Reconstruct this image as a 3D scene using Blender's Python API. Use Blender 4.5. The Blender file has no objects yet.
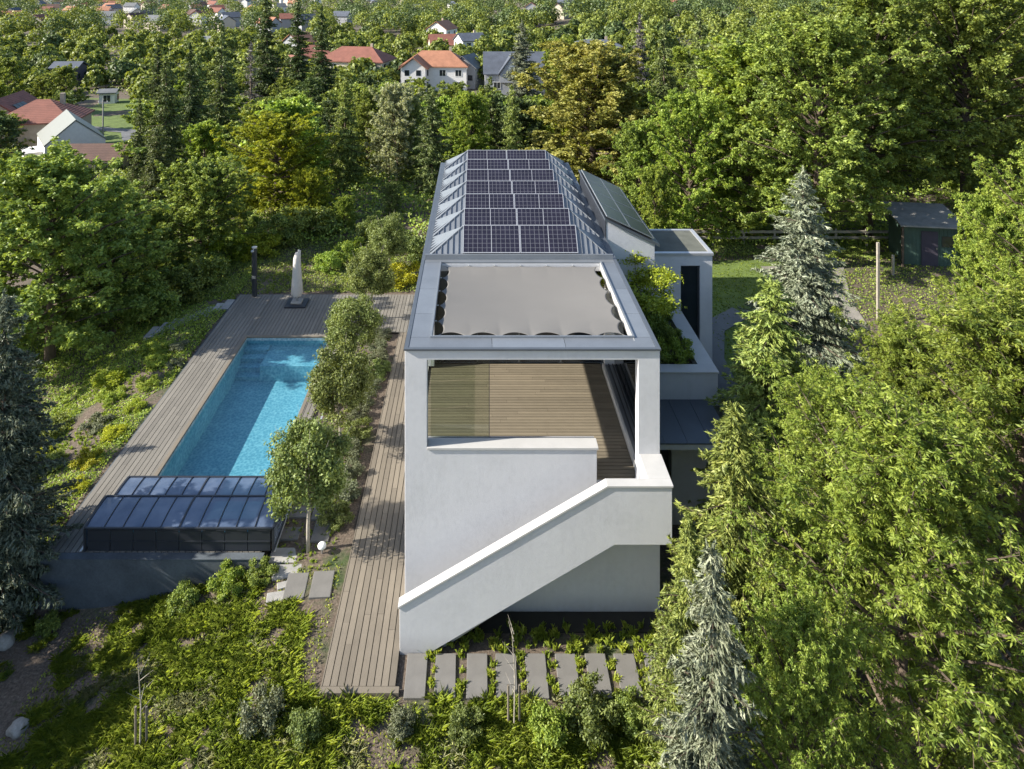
import bpy, bmesh, math, random
import numpy as np
from mathutils import Vector, Matrix, noise as mnoise
C = bpy.context.scene.collection
R = math.radians
F = 700.0; HC = 17.35; VX = 477.0; VY = -20.0          # camera constants (pixels, metres)
def wx(px, Y): return (px - VX) * Y / F
def wy(py, Z): return (HC - Z) * F / (py - VY)
def sm(t):
    t = max(0.0, min(1.0, t)); return t*t*(3-2*t)
def ground(X, Y):
    A = sm((-4.2-X)/8)*sm((23-Y)/2.5)
    B = sm((-13.2-X)/6)
    h = -1.5*A - 1.1*B*(1-.5*A)
    w = 1 - .75*sm((X-8)/40)
    h += -7*sm((Y-48)/62)*w
    if Y < 17: h -= 0.9*sm((17-Y)/9)
    far = sm((abs(X-1)-9)/8) if 14 < Y < 42 else 1
    if Y < 14: far = sm((14-Y)/4)
    h += .25*far*mnoise.noise(Vector((X*.13, Y*.13, 2)))
    return h
# ------------------------------------------------------------------ helpers
def tag(o, label=None, cat=None, group=None, kind=None):
    if label: o['label'] = label
    if cat: o['category'] = cat
    if group: o['group'] = group
    if kind: o['kind'] = kind
    return o
def empty(name, loc=(0,0,0), rz=0, label=None, cat=None, group=None):
    o = bpy.data.objects.new(name, None); C.objects.link(o)
    o.location = loc; o.rotation_euler = (0,0,rz); o.empty_display_size = .3
    return tag(o, label, cat, group)
def link(name, me, mat, parent=None, world=False):
    o = bpy.data.objects.new(name, me); C.objects.link(o)
    if mat:
        me.materials.clear()
        for m in (mat if isinstance(mat, list) else [mat]): me.materials.append(m)
    if parent:
        o.parent = parent
        if world: o.matrix_parent_inverse = parent_mat(parent).inverted()
    return o
def parent_mat(p):
    m = Matrix.LocRotScale(p.location, p.rotation_euler, p.scale)
    if p.parent: m = parent_mat(p.parent) @ p.matrix_parent_inverse @ m
    return m
def fastmesh(name, V, Fq, rnd=None, smooth=False):
    """V (n,3), Fq (m,k)"""
    me = bpy.data.meshes.new(name)
    V = np.asarray(V, np.float32); Fq = np.asarray(Fq, np.int32)
    k = Fq.shape[1]
    me.vertices.add(len(V)); me.vertices.foreach_set('co', V.ravel())
    me.loops.add(Fq.size); me.loops.foreach_set('vertex_index', Fq.ravel())
    me.polygons.add(len(Fq))
    me.polygons.foreach_set('loop_start', np.arange(0, Fq.size, k, dtype=np.int32))
    me.polygons.foreach_set('loop_total', np.full(len(Fq), k, np.int32))
    if rnd is not None:
        a = me.attributes.new('rnd', 'FLOAT', 'POINT'); a.data.foreach_set('value', np.asarray(rnd, np.float32))
    me.update(calc_edges=True)
    if smooth: me.shade_smooth()
    return me
class MB:
    def __init__(s): s.v = []; s.f = []; s.r = []; s.m = []
    def add(s, vs, fs, r=.5, mi=0):
        n = len(s.v); s.v += [tuple(v) for v in vs]; s.r += [r]*len(vs)
        for f in fs: s.f.append(tuple(i+n for i in f)); s.m.append(mi)
    def box(s, x0, x1, y0, y1, z0, z1, r=.5, mi=0):
        s.add([(x0,y0,z0),(x1,y0,z0),(x1,y1,z0),(x0,y1,z0),(x0,y0,z1),(x1,y0,z1),(x1,y1,z1),(x0,y1,z1)],
              [(0,3,2,1),(4,5,6,7),(0,1,5,4),(1,2,6,5),(2,3,7,6),(3,0,4,7)], r, mi)
    def prismY(s, pts, y0, y1, r=.5):      # pts (x,z), anticlockwise seen from -Y
        n = len(pts)
        s.add([(x,y0,z) for x,z in pts]+[(x,y1,z) for x,z in pts],
              [tuple(range(n)), tuple(range(2*n-1,n-1,-1))]+[(i,(i+n),(i+1)%n+n,(i+1)%n) for i in range(n)], r)
    def prismX(s, pts, x0, x1, r=.5):      # pts (y,z)
        n = len(pts)
        s.add([(x0,y,z) for y,z in pts]+[(x1,y,z) for y,z in pts],
              [tuple(range(n-1,-1,-1)), tuple(range(n,2*n))]+[(i,(i+1)%n,(i+1)%n+n,i+n) for i in range(n)], r)
    def bar(s, a, b, w, h=None, r=.5):     # rectangular bar between two points
        a, b = Vector(a), Vector(b); h = h or w; d = (b-a).normalized()
        up = Vector((0,0,1)) if abs(d.z) < .95 else Vector((0,1,0))
        x = d.cross(up).normalized()*w/2; y = x.cross(d).normalized()*h/2
        vs = [p+sx*x+sy*y for p in (a,b) for sx,sy in ((-1,-1),(1,-1),(1,1),(-1,1))]
        s.add(vs, [(0,1,2,3),(7,6,5,4),(0,4,5,1),(1,5,6,2),(2,6,7,3),(3,7,4,0)], r)
    def tube(s, pts, rad, n=8, r=.5, caps=True):
        pts = [Vector(p) for p in pts]
        if not isinstance(rad, (list, tuple)): rad = [rad]*len(pts)
        vs = []; fs = []
        for i, p in enumerate(pts):
            d = (pts[min(i+1,len(pts)-1)]-pts[max(i-1,0)]).normalized()
            up = Vector((0,0,1)) if abs(d.z) < .9 else Vector((1,0,0))
            x = d.cross(up).normalized(); y = x.cross(d)
            for k in range(n):
                t = 2*math.pi*k/n; vs.append(p+(x*math.cos(t)+y*math.sin(t))*rad[i])
        for i in range(len(pts)-1):
            for k in range(n): fs.append((i*n+k, i*n+(k+1)%n, (i+1)*n+(k+1)%n, (i+1)*n+k))
        if caps: fs += [tuple(range(n-1,-1,-1)), tuple(range((len(pts)-1)*n, len(pts)*n))]
        s.add(vs, fs, r)
    def build(s, name, mat, parent=None, bevel=0, smooth=False, world=False):
        me = bpy.data.meshes.new(name); me.from_pydata(s.v, [], s.f)
        a = me.attributes.new('rnd', 'FLOAT', 'POINT'); a.data.foreach_set('value', s.r)
        me.polygons.foreach_set('material_index', s.m)
        bm = bmesh.new(); bm.from_mesh(me); bmesh.ops.recalc_face_normals(bm, faces=bm.faces); bm.to_mesh(me); bm.free()
        if smooth: me.shade_smooth()
        o = link(name, me, mat, parent, world)
        if bevel:
            b = o.modifiers.new('bev', 'BEVEL'); b.width = bevel; b.segments = 2; b.limit_method = 'ANGLE'
        return o
# ------------------------------------------------------------------ materials
def newmat(name):
    m = bpy.data.materials.new(name); m.use_nodes = True
    nt = m.node_tree; return m, nt, nt.nodes['Principled BSDF'], nt.nodes['Material Output']
def N(nt, t, **kw):
    n = nt.nodes.new(t)
    for k, v in kw.items():
        if k in n.inputs: n.inputs[k].default_value = v
        else: setattr(n, k, v)
    return n
def rgba(c): return (c[0], c[1], c[2], 1)
def ramp(nt, fac, stops):
    n = nt.nodes.new('ShaderNodeValToRGB'); e = n.color_ramp.elements
    while len(e) < len(stops): e.new(.5)
    for i, (p, c) in enumerate(stops): e[i].position = p; e[i].color = rgba(c)
    nt.links.new(fac, n.inputs[0]); return n.outputs[0]
def mathn(nt, op, a, b=None, c=None):
    n = nt.nodes.new('ShaderNodeMath'); n.operation = op
    for i, v in enumerate((a, b, c)):
        if v is None: continue
        if isinstance(v, (int, float)): n.inputs[i].default_value = v
        else: nt.links.new(v, n.inputs[i])
    return n.outputs[0]
def mixc(nt, fac, a, b, bt='MIX'):
    n = nt.nodes.new('ShaderNodeMix'); n.data_type = 'RGBA'; n.blend_type = bt
    for s, v in ((0, fac), (6, a), (7, b)):
        if isinstance(v, (int, float)): n.inputs[s].default_value = v
        elif isinstance(v, tuple): n.inputs[s].default_value = rgba(v)
        else: nt.links.new(v, n.inputs[s])
    return n.outputs[2]
def noise(nt, co, scale, detail=4, rough=.55):
    n = N(nt, 'ShaderNodeTexNoise', Scale=scale, Detail=detail, Roughness=rough)
    if co is not None: nt.links.new(co, n.inputs['Vector'])
    return n.outputs['Fac']
def coords(nt, obj=True):
    return nt.nodes.new('ShaderNodeTexCoord').outputs['Object'] if obj else nt.nodes.new('ShaderNodeNewGeometry').outputs['Position']
def bump(nt, bs, h, st=.3, d=.01):
    b = N(nt, 'ShaderNodeBump', Strength=st, Distance=d); nt.links.new(h, b.inputs['Height']); nt.links.new(b.outputs[0], bs.inputs['Normal'])
def plain(name, c, rough=.6, var=.15, scale=3, fine=40, metal=0, bst=.2, bd=.004, rnd=0, spec=.5, obj=True):
    m, nt, bs, out = newmat(name); co = coords(nt, obj)
    a = noise(nt, co, scale, 6); b = noise(nt, co, fine, 3)
    f = mathn(nt, 'ADD', mathn(nt, 'MULTIPLY', a, .7), mathn(nt, 'MULTIPLY', b, .3))
    lo = tuple(x*(1-var) for x in c); hi = tuple(min(1, x*(1+var)) for x in c)
    col = ramp(nt, f, [(.3, lo), (.7, hi)])
    if rnd:
        at = N(nt, 'ShaderNodeAttribute', attribute_name='rnd').outputs['Fac']
        k = mathn(nt, 'MULTIPLY_ADD', at, rnd*2, 1-rnd)
        col = mixc(nt, 1.0, col, (1,1,1), 'MULTIPLY'); 
        vm = nt.nodes.new('ShaderNodeVectorMath'); vm.operation = 'SCALE'; nt.links.new(col, vm.inputs[0]); nt.links.new(k, vm.inputs['Scale']); col = vm.outputs[0]
    nt.links.new(col, bs.inputs['Base Color'])
    bs.inputs['Roughness'].default_value = rough; bs.inputs['Metallic'].default_value = metal
    bs.inputs['Specular IOR Level'].default_value = spec
    if bst: bump(nt, bs, b, bst, bd)
    return m
def plaster_mat():
    m, nt, bs, out = newmat('plaster'); co = coords(nt, False)
    a = noise(nt, co, .9, 5); b = noise(nt, co, 6, 6, .7); c = noise(nt, co, 90, 2)
    mp = N(nt, 'ShaderNodeMapping'); mp.inputs['Scale'].default_value = (7, 7, .35); nt.links.new(co, mp.inputs[0])
    st = noise(nt, mp.outputs[0], 1.2, 5, .6)
    f = mathn(nt, 'ADD', mathn(nt, 'MULTIPLY', a, .4), mathn(nt, 'ADD', mathn(nt, 'MULTIPLY', b, .42), mathn(nt, 'MULTIPLY', st, .18)))
    nt.links.new(ramp(nt, f, [(.3, (.485,.492,.51)), (.5, (.55,.558,.58)), (.7, (.585,.593,.615))]), bs.inputs['Base Color'])
    sz = nt.nodes.new('ShaderNodeSeparateXYZ'); nt.links.new(co, sz.inputs[0])
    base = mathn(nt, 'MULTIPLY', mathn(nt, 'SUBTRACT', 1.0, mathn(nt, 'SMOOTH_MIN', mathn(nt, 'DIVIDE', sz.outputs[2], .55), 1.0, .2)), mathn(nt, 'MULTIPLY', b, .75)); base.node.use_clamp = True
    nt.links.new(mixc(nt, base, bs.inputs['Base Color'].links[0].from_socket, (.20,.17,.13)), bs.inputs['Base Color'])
    bs.inputs['Roughness'].default_value = .85
    bump(nt, bs, mathn(nt, 'ADD', c, mathn(nt,'MULTIPLY', b, 1.5)), .5, .006); return m
def wood_mat(name, c, horizontal=False, var=.35):
    m, nt, bs, out = newmat(name); co = coords(nt, False)
    mp = N(nt, 'ShaderNodeMapping'); mp.inputs['Scale'].default_value = (1.2, 18, 8) if horizontal else (18, 1.2, 8); nt.links.new(co, mp.inputs[0])
    g = noise(nt, mp.outputs[0], 2.5, 6, .65); p = noise(nt, co, .5, 4); q = noise(nt, co, 3, 4)
    at = N(nt, 'ShaderNodeAttribute', attribute_name='rnd').outputs['Fac']
    f = mathn(nt, 'ADD', mathn(nt, 'MULTIPLY', g, .3), mathn(nt, 'ADD', mathn(nt, 'MULTIPLY', at, .24), mathn(nt, 'ADD', mathn(nt, 'MULTIPLY', p, .31), mathn(nt, 'MULTIPLY', q, .18))))
    lo = tuple(x*(1-var) for x in c); hi = tuple(x*(1+var) for x in c)
    nt.links.new(ramp(nt, f, [(.25, lo), (.5, c), (.75, hi)]), bs.inputs['Base Color'])
    bs.inputs['Roughness'].default_value = .75; bump(nt, bs, g, .4, .004); return m
def leaf_mat(name, cols, trans=.3, nsc=.6, rough=.5):
    """cols: dark, mid, light"""
    m, nt, bs, out = newmat(name); co = coords(nt)
    at = N(nt, 'ShaderNodeAttribute', attribute_name='rnd').outputs['Fac']
    oi = nt.nodes.new('ShaderNodeObjectInfo').outputs['Random']
    n = noise(nt, co, nsc, 3)
    f = mathn(nt, 'ADD', mathn(nt, 'MULTIPLY', at, .55), mathn(nt, 'ADD', mathn(nt, 'MULTIPLY', n, .5), mathn(nt, 'MULTIPLY_ADD', oi, .2, -.12)))
    col = ramp(nt, f, [(.2, cols[0]), (.5, cols[1]), (.85, cols[2])])
    hs = N(nt, 'ShaderNodeHueSaturation'); nt.links.new(col, hs.inputs['Color'])
    nt.links.new(mathn(nt, 'MULTIPLY_ADD', oi, .03, .485), hs.inputs['Hue']); col = hs.outputs[0]
    nt.links.new(col, bs.inputs['Base Color']); bs.inputs['Roughness'].default_value = rough; bs.inputs['Specular IOR Level'].default_value = .35
    tr = nt.nodes.new('ShaderNodeBsdfTranslucent'); nt.links.new(mixc(nt, 1.0, col, (1.25,1.15,.5), 'MULTIPLY'), tr.inputs['Color'])
    mx = nt.nodes.new('ShaderNodeMixShader'); mx.inputs[0].default_value = trans
    nt.links.new(bs.outputs[0], mx.inputs[1]); nt.links.new(tr.outputs[0], mx.inputs[2]); nt.links.new(mx.outputs[0], out.inputs[0])
    return m
def schlick(nt, f0, normal=None):
    ge = nt.nodes.new('ShaderNodeNewGeometry'); dp = nt.nodes.new('ShaderNodeVectorMath'); dp.operation = 'DOT_PRODUCT'
    nt.links.new(ge.outputs['Incoming'], dp.inputs[0]); nt.links.new(normal if normal else ge.outputs['Normal'], dp.inputs[1])
    c = mathn(nt, 'SUBTRACT', 1.0, mathn(nt, 'ABSOLUTE', dp.outputs['Value']))
    return mathn(nt, 'MULTIPLY_ADD', mathn(nt, 'POWER', c, 5.0), 1-f0, f0)
def glass_mat(name, tint, base=.04):
    m, nt, bs, out = newmat(name); nt.nodes.remove(bs)
    t = N(nt, 'ShaderNodeBsdfTransparent', Color=rgba(tint)); g = N(nt, 'ShaderNodeBsdfGlossy', Roughness=.02)
    mx = nt.nodes.new('ShaderNodeMixShader')
    nt.links.new(schlick(nt, base), mx.inputs[0]); nt.links.new(t.outputs[0], mx.inputs[1]); nt.links.new(g.outputs[0], mx.inputs[2]); nt.links.new(mx.outputs[0], out.inputs[0]); return m
M = {}
M['plaster'] = plaster_mat()
M['cap'] = plain('cap_white', (.44,.438,.43), .6, .10, 1.5, 60, bst=.15)
M['zinc'] = plain('zinc', (.205,.225,.25), .42, .14, 1.2, 30, metal=.35, bst=.1, rnd=.12)
M['zincdark'] = plain('zinc_dark', (.10,.115,.135), .45, .12, 1.5, 30, metal=.3, bst=.1)
M['dark'] = plain('dark_metal', (.035,.04,.05), .45, .1, 2, 20, metal=.3, bst=0)
M['deck'] = wood_mat('deck_wood', (.165,.142,.11), var=.3)
M['deckgrey'] = wood_mat('deck_weathered', (.17,.158,.136), var=.3)
M['terrace'] = wood_mat('terrace_wood', (.165,.14,.10), True, var=.3)
M['subbase'] = plain('subbase', (.03,.027,.022), .9, .2)
M['concrete'] = plain('concrete', (.30,.295,.28), .85, .25, 2.2, 35, bst=.4)
M['slab'] = plain('slab_stone', (.155,.15,.14), .85, .15, 2.5, 50, bst=.35, rnd=.12)
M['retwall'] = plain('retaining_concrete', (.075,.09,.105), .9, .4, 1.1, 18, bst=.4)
M['sail'] = plain('sail_fabric', (.155,.15,.141), .9, .04, 1.0, 120, bst=.25, bd=.002)
M['umbrella'] = plain('umbrella_fabric', (.52,.5,.47), .85, .1, 5, 60)
M['bark'] = plain('bark', (.10,.075,.055), .95, .35, 3, 22, bst=.8, bd=.02)
M['barklight'] = plain('bark_light', (.33,.30,.25), .9, .3, 5, 25, bst=.6, bd=.01)
M['glass'] = glass_mat('glass', (.84,.87,.82))
M['roofgreen'] = plain('roof_sedum_mat', (.10,.105,.085), .9, .3, 2, 25)
M['glassgrey'] = glass_mat('grey_glass', (.35,.37,.38), .25)
M['win'] = plain('window_glass', (.02,.026,.033), .06, .2, 1, 3, bst=0, spec=.8)
M['frame'] = plain('window_frame', (.06,.065,.07), .5, .1)
M['framew'] = plain('window_frame_white', (.7,.7,.68), .5, .05)
M['metal'] = plain('steel', (.45,.45,.46), .35, .08, metal=.8, bst=0)
M['white'] = plain('white_paint', (.8,.8,.78), .5, .05)
M['soil'] = plain('soil', (.075,.055,.04), .95, .45, 2.5, 30, bst=1, bd=.03)
M['rock'] = plain('rock', (.33,.31,.28), .9, .3, 3, 25, bst=.8, bd=.02)
M['tile_red'] = None
def tile_mat(name, c, sc=3.2):
    m, nt, bs, out = newmat(name); co = coords(nt)
    sx = nt.nodes.new('ShaderNodeSeparateXYZ'); nt.links.new(co, sx.inputs[0])
    w = mathn(nt, 'SINE', mathn(nt, 'MULTIPLY', sx.outputs[2], 6.283*sc*1.6)); n1 = noise(nt, co, .7, 4); n2 = noise(nt, co, 9, 3, .7)
    f = mathn(nt, 'ADD', mathn(nt, 'MULTIPLY', n1, .5), mathn(nt, 'MULTIPLY', n2, .5))
    col = ramp(nt, f, [(.3, tuple(x*.6 for x in c)), (.5, c), (.72, tuple(x*1.35 for x in c))])
    col = mixc(nt, mathn(nt, 'MULTIPLY_ADD', w, .12, .12), col, tuple(x*.45 for x in c))
    nt.links.new(col, bs.inputs['Base Color']); bs.inputs['Roughness'].default_value = .8
    bump(nt, bs, w, .5, .03); return m
M['tile_red'] = tile_mat('tiles_red', (.22,.085,.06)); M['tile_orange'] = tile_mat('tiles_orange', (.34,.155,.09))
M['tile_brown'] = tile_mat('tiles_brown', (.10,.055,.042)); M['tile_grey'] = tile_mat('tiles_grey', (.13,.14,.15)); M['tile_slate'] = tile_mat('tiles_slate', (.085,.10,.13))
M['roof_pale'] = plain('roof_pale_metal', (.20,.21,.19), .5, .08, metal=.2)
M['wall_white'] = plain('wall_white', (.72,.71,.69), .85, .08); M['wall_cream'] = plain('wall_cream', (.55,.49,.40), .85, .12)
M['wall_grey'] = plain('wall_grey', (.34,.35,.37), .85, .1); M['wall_tan'] = plain('wall_tan', (.36,.30,.24), .85, .15); M['wall_dark'] = plain('wall_dark', (.06,.05,.07), .85, .15)
M['wall_green'] = plain('wall_green_boards', (.05,.09,.07), .7, .25, 2, 20)
def pv_mat(name, nx, ny, Lx, Ly, dark, line):
    m, nt, bs, out = newmat(name); co = coords(nt)
    sx = nt.nodes.new('ShaderNodeSeparateXYZ'); nt.links.new(co, sx.inputs[0])
    def lines(v, L, n, w):
        t = mathn(nt, 'FRACT', mathn(nt, 'MULTIPLY', v, n/L)); return mathn(nt, 'LESS_THAN', mathn(nt, 'MINIMUM', t, mathn(nt, 'SUBTRACT', 1.0, t)), w)
    lx = lines(sx.outputs[0], Lx, nx, .045); ly = lines(sx.outputs[1], Ly, ny, .035)
    n = noise(nt, co, 1.5, 3)
    base = ramp(nt, n, [(.3, dark), (.7, tuple(x*1.6 for x in dark))])
    mc = mathn(nt, 'LESS_THAN', mathn(nt, 'ABSOLUTE', mathn(nt, 'SUBTRACT', sx.outputs[0], Lx/2)), .012)
    f = mathn(nt, 'MAXIMUM', mathn(nt, 'MULTIPLY', mathn(nt, 'MAXIMUM', lx, ly), .38), mc)
    nt.links.new(mixc(nt, f, base, line), bs.inputs['Base Color']); bs.inputs['Roughness'].default_value = .12 if Lx > 2 else .35; return m
M['pv'] = pv_mat('solar_cells', 12, 6, 2.04, 1.0, (.014,.013,.022), (.30,.31,.34))
M['pv2'] = pv_mat('solar_cells_green', 6, 3, 1.62, .97, (.016,.022,.019), (.04,.05,.045))
M['alu'] = plain('aluminium', (.52,.53,.55), .4, .05, metal=.5, bst=0)
# pool
def pool_tile():
    m, nt, bs, out = newmat('pool_mosaic'); co = coords(nt, False)
    v = N(nt, 'ShaderNodeTexVoronoi', Scale=9.0); nt.links.new(co, v.inputs['Vector'])
    n = noise(nt, co, 1.2, 4); cc = noise(nt, co, 14, 3, .7)
    f = mathn(nt, 'ADD', mathn(nt, 'MULTIPLY', n, .3), mathn(nt, 'ADD', mathn(nt,'MULTIPLY', v.outputs['Distance'], .45), mathn(nt,'MULTIPLY', cc, .5)))
    nt.links.new(ramp(nt, f, [(.25, (.09,.20,.25)), (.55, (.19,.33,.39)), (.85, (.40,.51,.54))]), bs.inputs['Base Color']); bs.inputs['Roughness'].default_value = .5; return m
M['pool'] = pool_tile()
def water_mat():
    m, nt, bs, out = newmat('pool_water'); nt.nodes.remove(bs); co = coords(nt, False)
    n = noise(nt, co, 3.2, 4); b = N(nt, 'ShaderNodeBump', Strength=.6, Distance=.05); nt.links.new(n, b.inputs['Height'])
    t = N(nt, 'ShaderNodeBsdfTransparent', Color=(.56,.82,.89,1)); g = N(nt, 'ShaderNodeBsdfGlossy', Roughness=.03); nt.links.new(b.outputs[0], g.inputs['Normal'])
    mx = nt.nodes.new('ShaderNodeMixShader')
    nt.links.new(schlick(nt, .02, b.outputs[0]), mx.inputs[0]); nt.links.new(t.outputs[0], mx.inputs[1]); nt.links.new(g.outputs[0], mx.inputs[2]); nt.links.new(mx.outputs[0], out.inputs[0]); return m
M['water'] = water_mat()
def cover_mat():
    m, nt, bs, out = newmat('tinted_polycarbonate'); co = coords(nt, False)
    n = noise(nt, co, 1.3, 4)
    nt.links.new(ramp(nt, n, [(.35, (.055,.085,.15)), (.7, (.13,.165,.235))]), bs.inputs['Base Color']); bs.inputs['Roughness'].default_value = .2
    bs.inputs['Specular IOR Level'].default_value = .9
    t = N(nt, 'ShaderNodeBsdfTransparent', Color=(.35,.42,.55,1)); mx = nt.nodes.new('ShaderNodeMixShader'); mx.inputs[0].default_value = .12
    nt.links.new(bs.outputs[0], mx.inputs[1]); nt.links.new(t.outputs[0], mx.inputs[2]); nt.links.new(mx.outputs[0], out.inputs[0]); return m
M['cover'] = cover_mat()
def ground_mat():
    m, nt, bs, out = newmat('ground_soil_grass'); co = coords(nt, False)
    a = noise(nt, co, .35, 5, .6); b = noise(nt, co, 2.2, 6, .7); c = noise(nt, co, 14, 4, .7)
    soil = ramp(nt, c, [(.3, (.05,.038,.028)), (.55, (.13,.10,.075)), (.75, (.24,.20,.155))])
    grass = ramp(nt, b, [(.3, (.022,.04,.012)), (.55, (.05,.085,.02)), (.75, (.10,.14,.035))])
    f = mathn(nt, 'ADD', mathn(nt,'MULTIPLY', a, .6), mathn(nt,'MULTIPLY', b, .4))
    fr = ramp(nt, f, [(.37, (0,0,0)), (.49, (1,1,1))])
    nt.links.new(mixc(nt, fr, grass, soil), bs.inputs['Base Color']); bs.inputs['Roughness'].default_value = .95
    bump(nt, bs, c, .8, .04); return m
M['ground'] = ground_mat()
M['lawn'] = plain('lawn', (.10,.145,.03), .9, .35, 1.2, 25, bst=.8, bd=.03, obj=False)
M['pathg'] = plain('path_asphalt', (.13,.135,.14), .9, .2, 1, 30, obj=False)
M['gravel'] = plain('gravel', (.22,.205,.18), .95, .35, 1.5, 14, bst=.9, bd=.03, obj=False)
G = {
 'ash':    leaf_mat('leaves_ash',    [(0.085,0.136,0.024), (0.214,0.286,0.045), (0.386,0.452,0.087)], .35),
 'walnut': leaf_mat('leaves_walnut', [(0.091,0.137,0.031), (0.214,0.286,0.063), (0.408,0.480,0.105)], .3),
 'green':  leaf_mat('leaves_green',  [(0.095,0.139,0.036), (0.212,0.279,0.058), (0.400,0.466,0.101)], .3),
 'bright': leaf_mat('leaves_bright', [(0.117,0.188,0.033), (0.255,0.354,0.057), (0.449,0.530,0.103)], .35),
 'yellow': leaf_mat('leaves_yellow', [(.14,.19,.018), (.31,.38,.03), (.48,.53,.06)], .35),
 'golden': leaf_mat('leaves_golden', [(.15,.165,.035), (.32,.325,.08), (.48,.455,.15)], .3),
 'olive':  leaf_mat('leaves_olive',  [(.08,.115,.03), (.18,.23,.065), (.31,.37,.12)], .28),
 'pale': leaf_mat('leaves_pale', [(.22,.26,.12), (.40,.43,.24), (.58,.60,.40)], .25),
 'dark':   leaf_mat('leaves_dark',   [(0.042,0.068,0.026), (0.090,0.132,0.045), (0.170,0.226,0.075)], .2),
 'spruce': leaf_mat('needles_spruce',[(0.063,0.092,0.034), (0.146,0.193,0.060), (0.292,0.348,0.113)], .12, 1.2),
 'spruceL':leaf_mat('needles_light', [(0.107,0.155,0.037), (0.254,0.321,0.079), (0.446,0.495,0.130)], .15, 1.2),
 'blue':   leaf_mat('needles_blue',  [(.11,.135,.085), (.23,.26,.17), (.40,.425,.30)], .08, 1.2),
 'bluedark': leaf_mat('needles_blue_dark', [(.06,.085,.05), (.145,.175,.115), (.29,.32,.235)], .08, 1.2),
 'dead':   leaf_mat('twigs_grey',    [(0.100,0.095,0.090), (0.180,0.170,0.160), (0.260,0.250,0.240)], .05, 1),
 'sage':   leaf_mat('leaves_sage',   [(0.084,0.100,0.053), (0.168,0.189,0.105), (0.263,0.284,0.179)], .2),
 'grass':  leaf_mat('grass_blades', [(0.148,0.215,0.028), (0.319,0.407,0.061), (0.524,0.588,0.121)], .4, .5),
 'flower': leaf_mat('yellow_flowers',[(0.200,0.240,0.010), (0.400,0.420,0.020), (0.580,0.560,0.040)], .2),
}
# ------------------------------------------------------------------ leaf engine
def leaf_arrays(P, Nn, D, L, W, rng, fold=.25):
    n = len(P); T = np.cross(Nn, D); T /= (np.linalg.norm(T, axis=1, keepdims=True)+1e-9); D = np.cross(T, Nn); D /= (np.linalg.norm(D, axis=1, keepdims=True)+1e-9)
    L = L*rng.uniform(.7, 1.3, (n,1)); W = W*rng.uniform(.75, 1.25, (n,1))
    V = np.empty((n,4,3)); V[:,0] = P-D*L/2; V[:,1] = P+T*W/2+Nn*W*fold; V[:,2] = P+D*L/2-Nn*L*.12; V[:,3] = P-T*W/2+Nn*W*fold
    return V.reshape(-1,3), np.arange(n*4).reshape(-1,4)
def unit(a): return a/(np.linalg.norm(a, axis=1, keepdims=True)+1e-9)
def lobes_for(rx, ry, rz, k, rng):
    out = []
    for i in range(k):
        ph = i*2.39996+rng.uniform(-.5,.5); t = 1-1.9*(i+.5)/k; q = max(0,1-abs(t)**2.4)**.5; rr = rng.uniform(.48,.86)
        out.append((np.array([rx*rr*q*math.cos(ph), ry*rr*q*math.sin(ph), rz*rr*t]), rng.uniform(.17,.34)*(1.15-.3*rr)))
    out.append((np.array([0,0,0.]), .42)); return out
def crown(name, rx, ry, rz, seed, nleaf, L, W, k=14, clump=.16, per=26, up=.3):
    rng = np.random.default_rng(seed); lb = lobes_for(rx, ry, rz, k, rng); S = np.array([rx,ry,rz])
    nc = nleaf//per; ci = rng.integers(0, len(lb), nc); d = unit(rng.normal(size=(nc,3)))
    cen = np.array([lb[i][0] for i in ci]); rad = np.array([lb[i][1] for i in ci])[:,None]
    d = unit(d+.45*unit(cen+1e-6)); rr = rng.uniform(.6,1.25,(nc,1))
    cc = cen+d*rad*S*rr
    P = np.repeat(cc, per, 0)+rng.normal(size=(nc*per,3))*np.array([1,1,.6])*clump*min(S)*.8
    out = unit(np.repeat(d, per, 0)); Nn = unit(out*.5+np.array([0,0,up])+rng.normal(size=P.shape)*.55)
    D = unit(rng.normal(size=P.shape)+out*.7-np.array([0,0,.35]))
    V, Fq = leaf_arrays(P, Nn, D, L, W, rng)
    r = np.clip(np.repeat(rng.uniform(.15,.85,nc), per)+rng.normal(size=nc*per)*.15, 0, 1)
    return fastmesh(name, V, Fq, np.repeat(r, 4)), lb
def trunk_mesh(name, base_r, h0, lb, cz, seed, mid=None):
    rng = random.Random(seed); mb = MB(); top = cz*.9
    mb.tube([(0,0,-.4),(0,0,h0*.5),(.06*rng.uniform(-1,1),.05,h0),(0.1*rng.uniform(-1,1),.1*rng.uniform(-1,1),top)], [base_r*1.25, base_r, base_r*.85, base_r*.4], 8)
    for c, rad in lb[:-1]:
        s = Vector((0,0,h0+rng.uniform(0,.5)*(top-h0))); e = Vector((c[0],c[1],c[2]+cz)); m_ = s.lerp(e,.5)+Vector((0,0,-.06*(e-s).length))
        mb.tube([s, m_, e, e+(e-m_)*.7], [base_r*.4, base_r*.26, base_r*.14, base_r*.04], 5)
    me = bpy.data.meshes.new(name); me.from_pydata(mb.v, [], mb.f); me.shade_smooth(); return me
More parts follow.
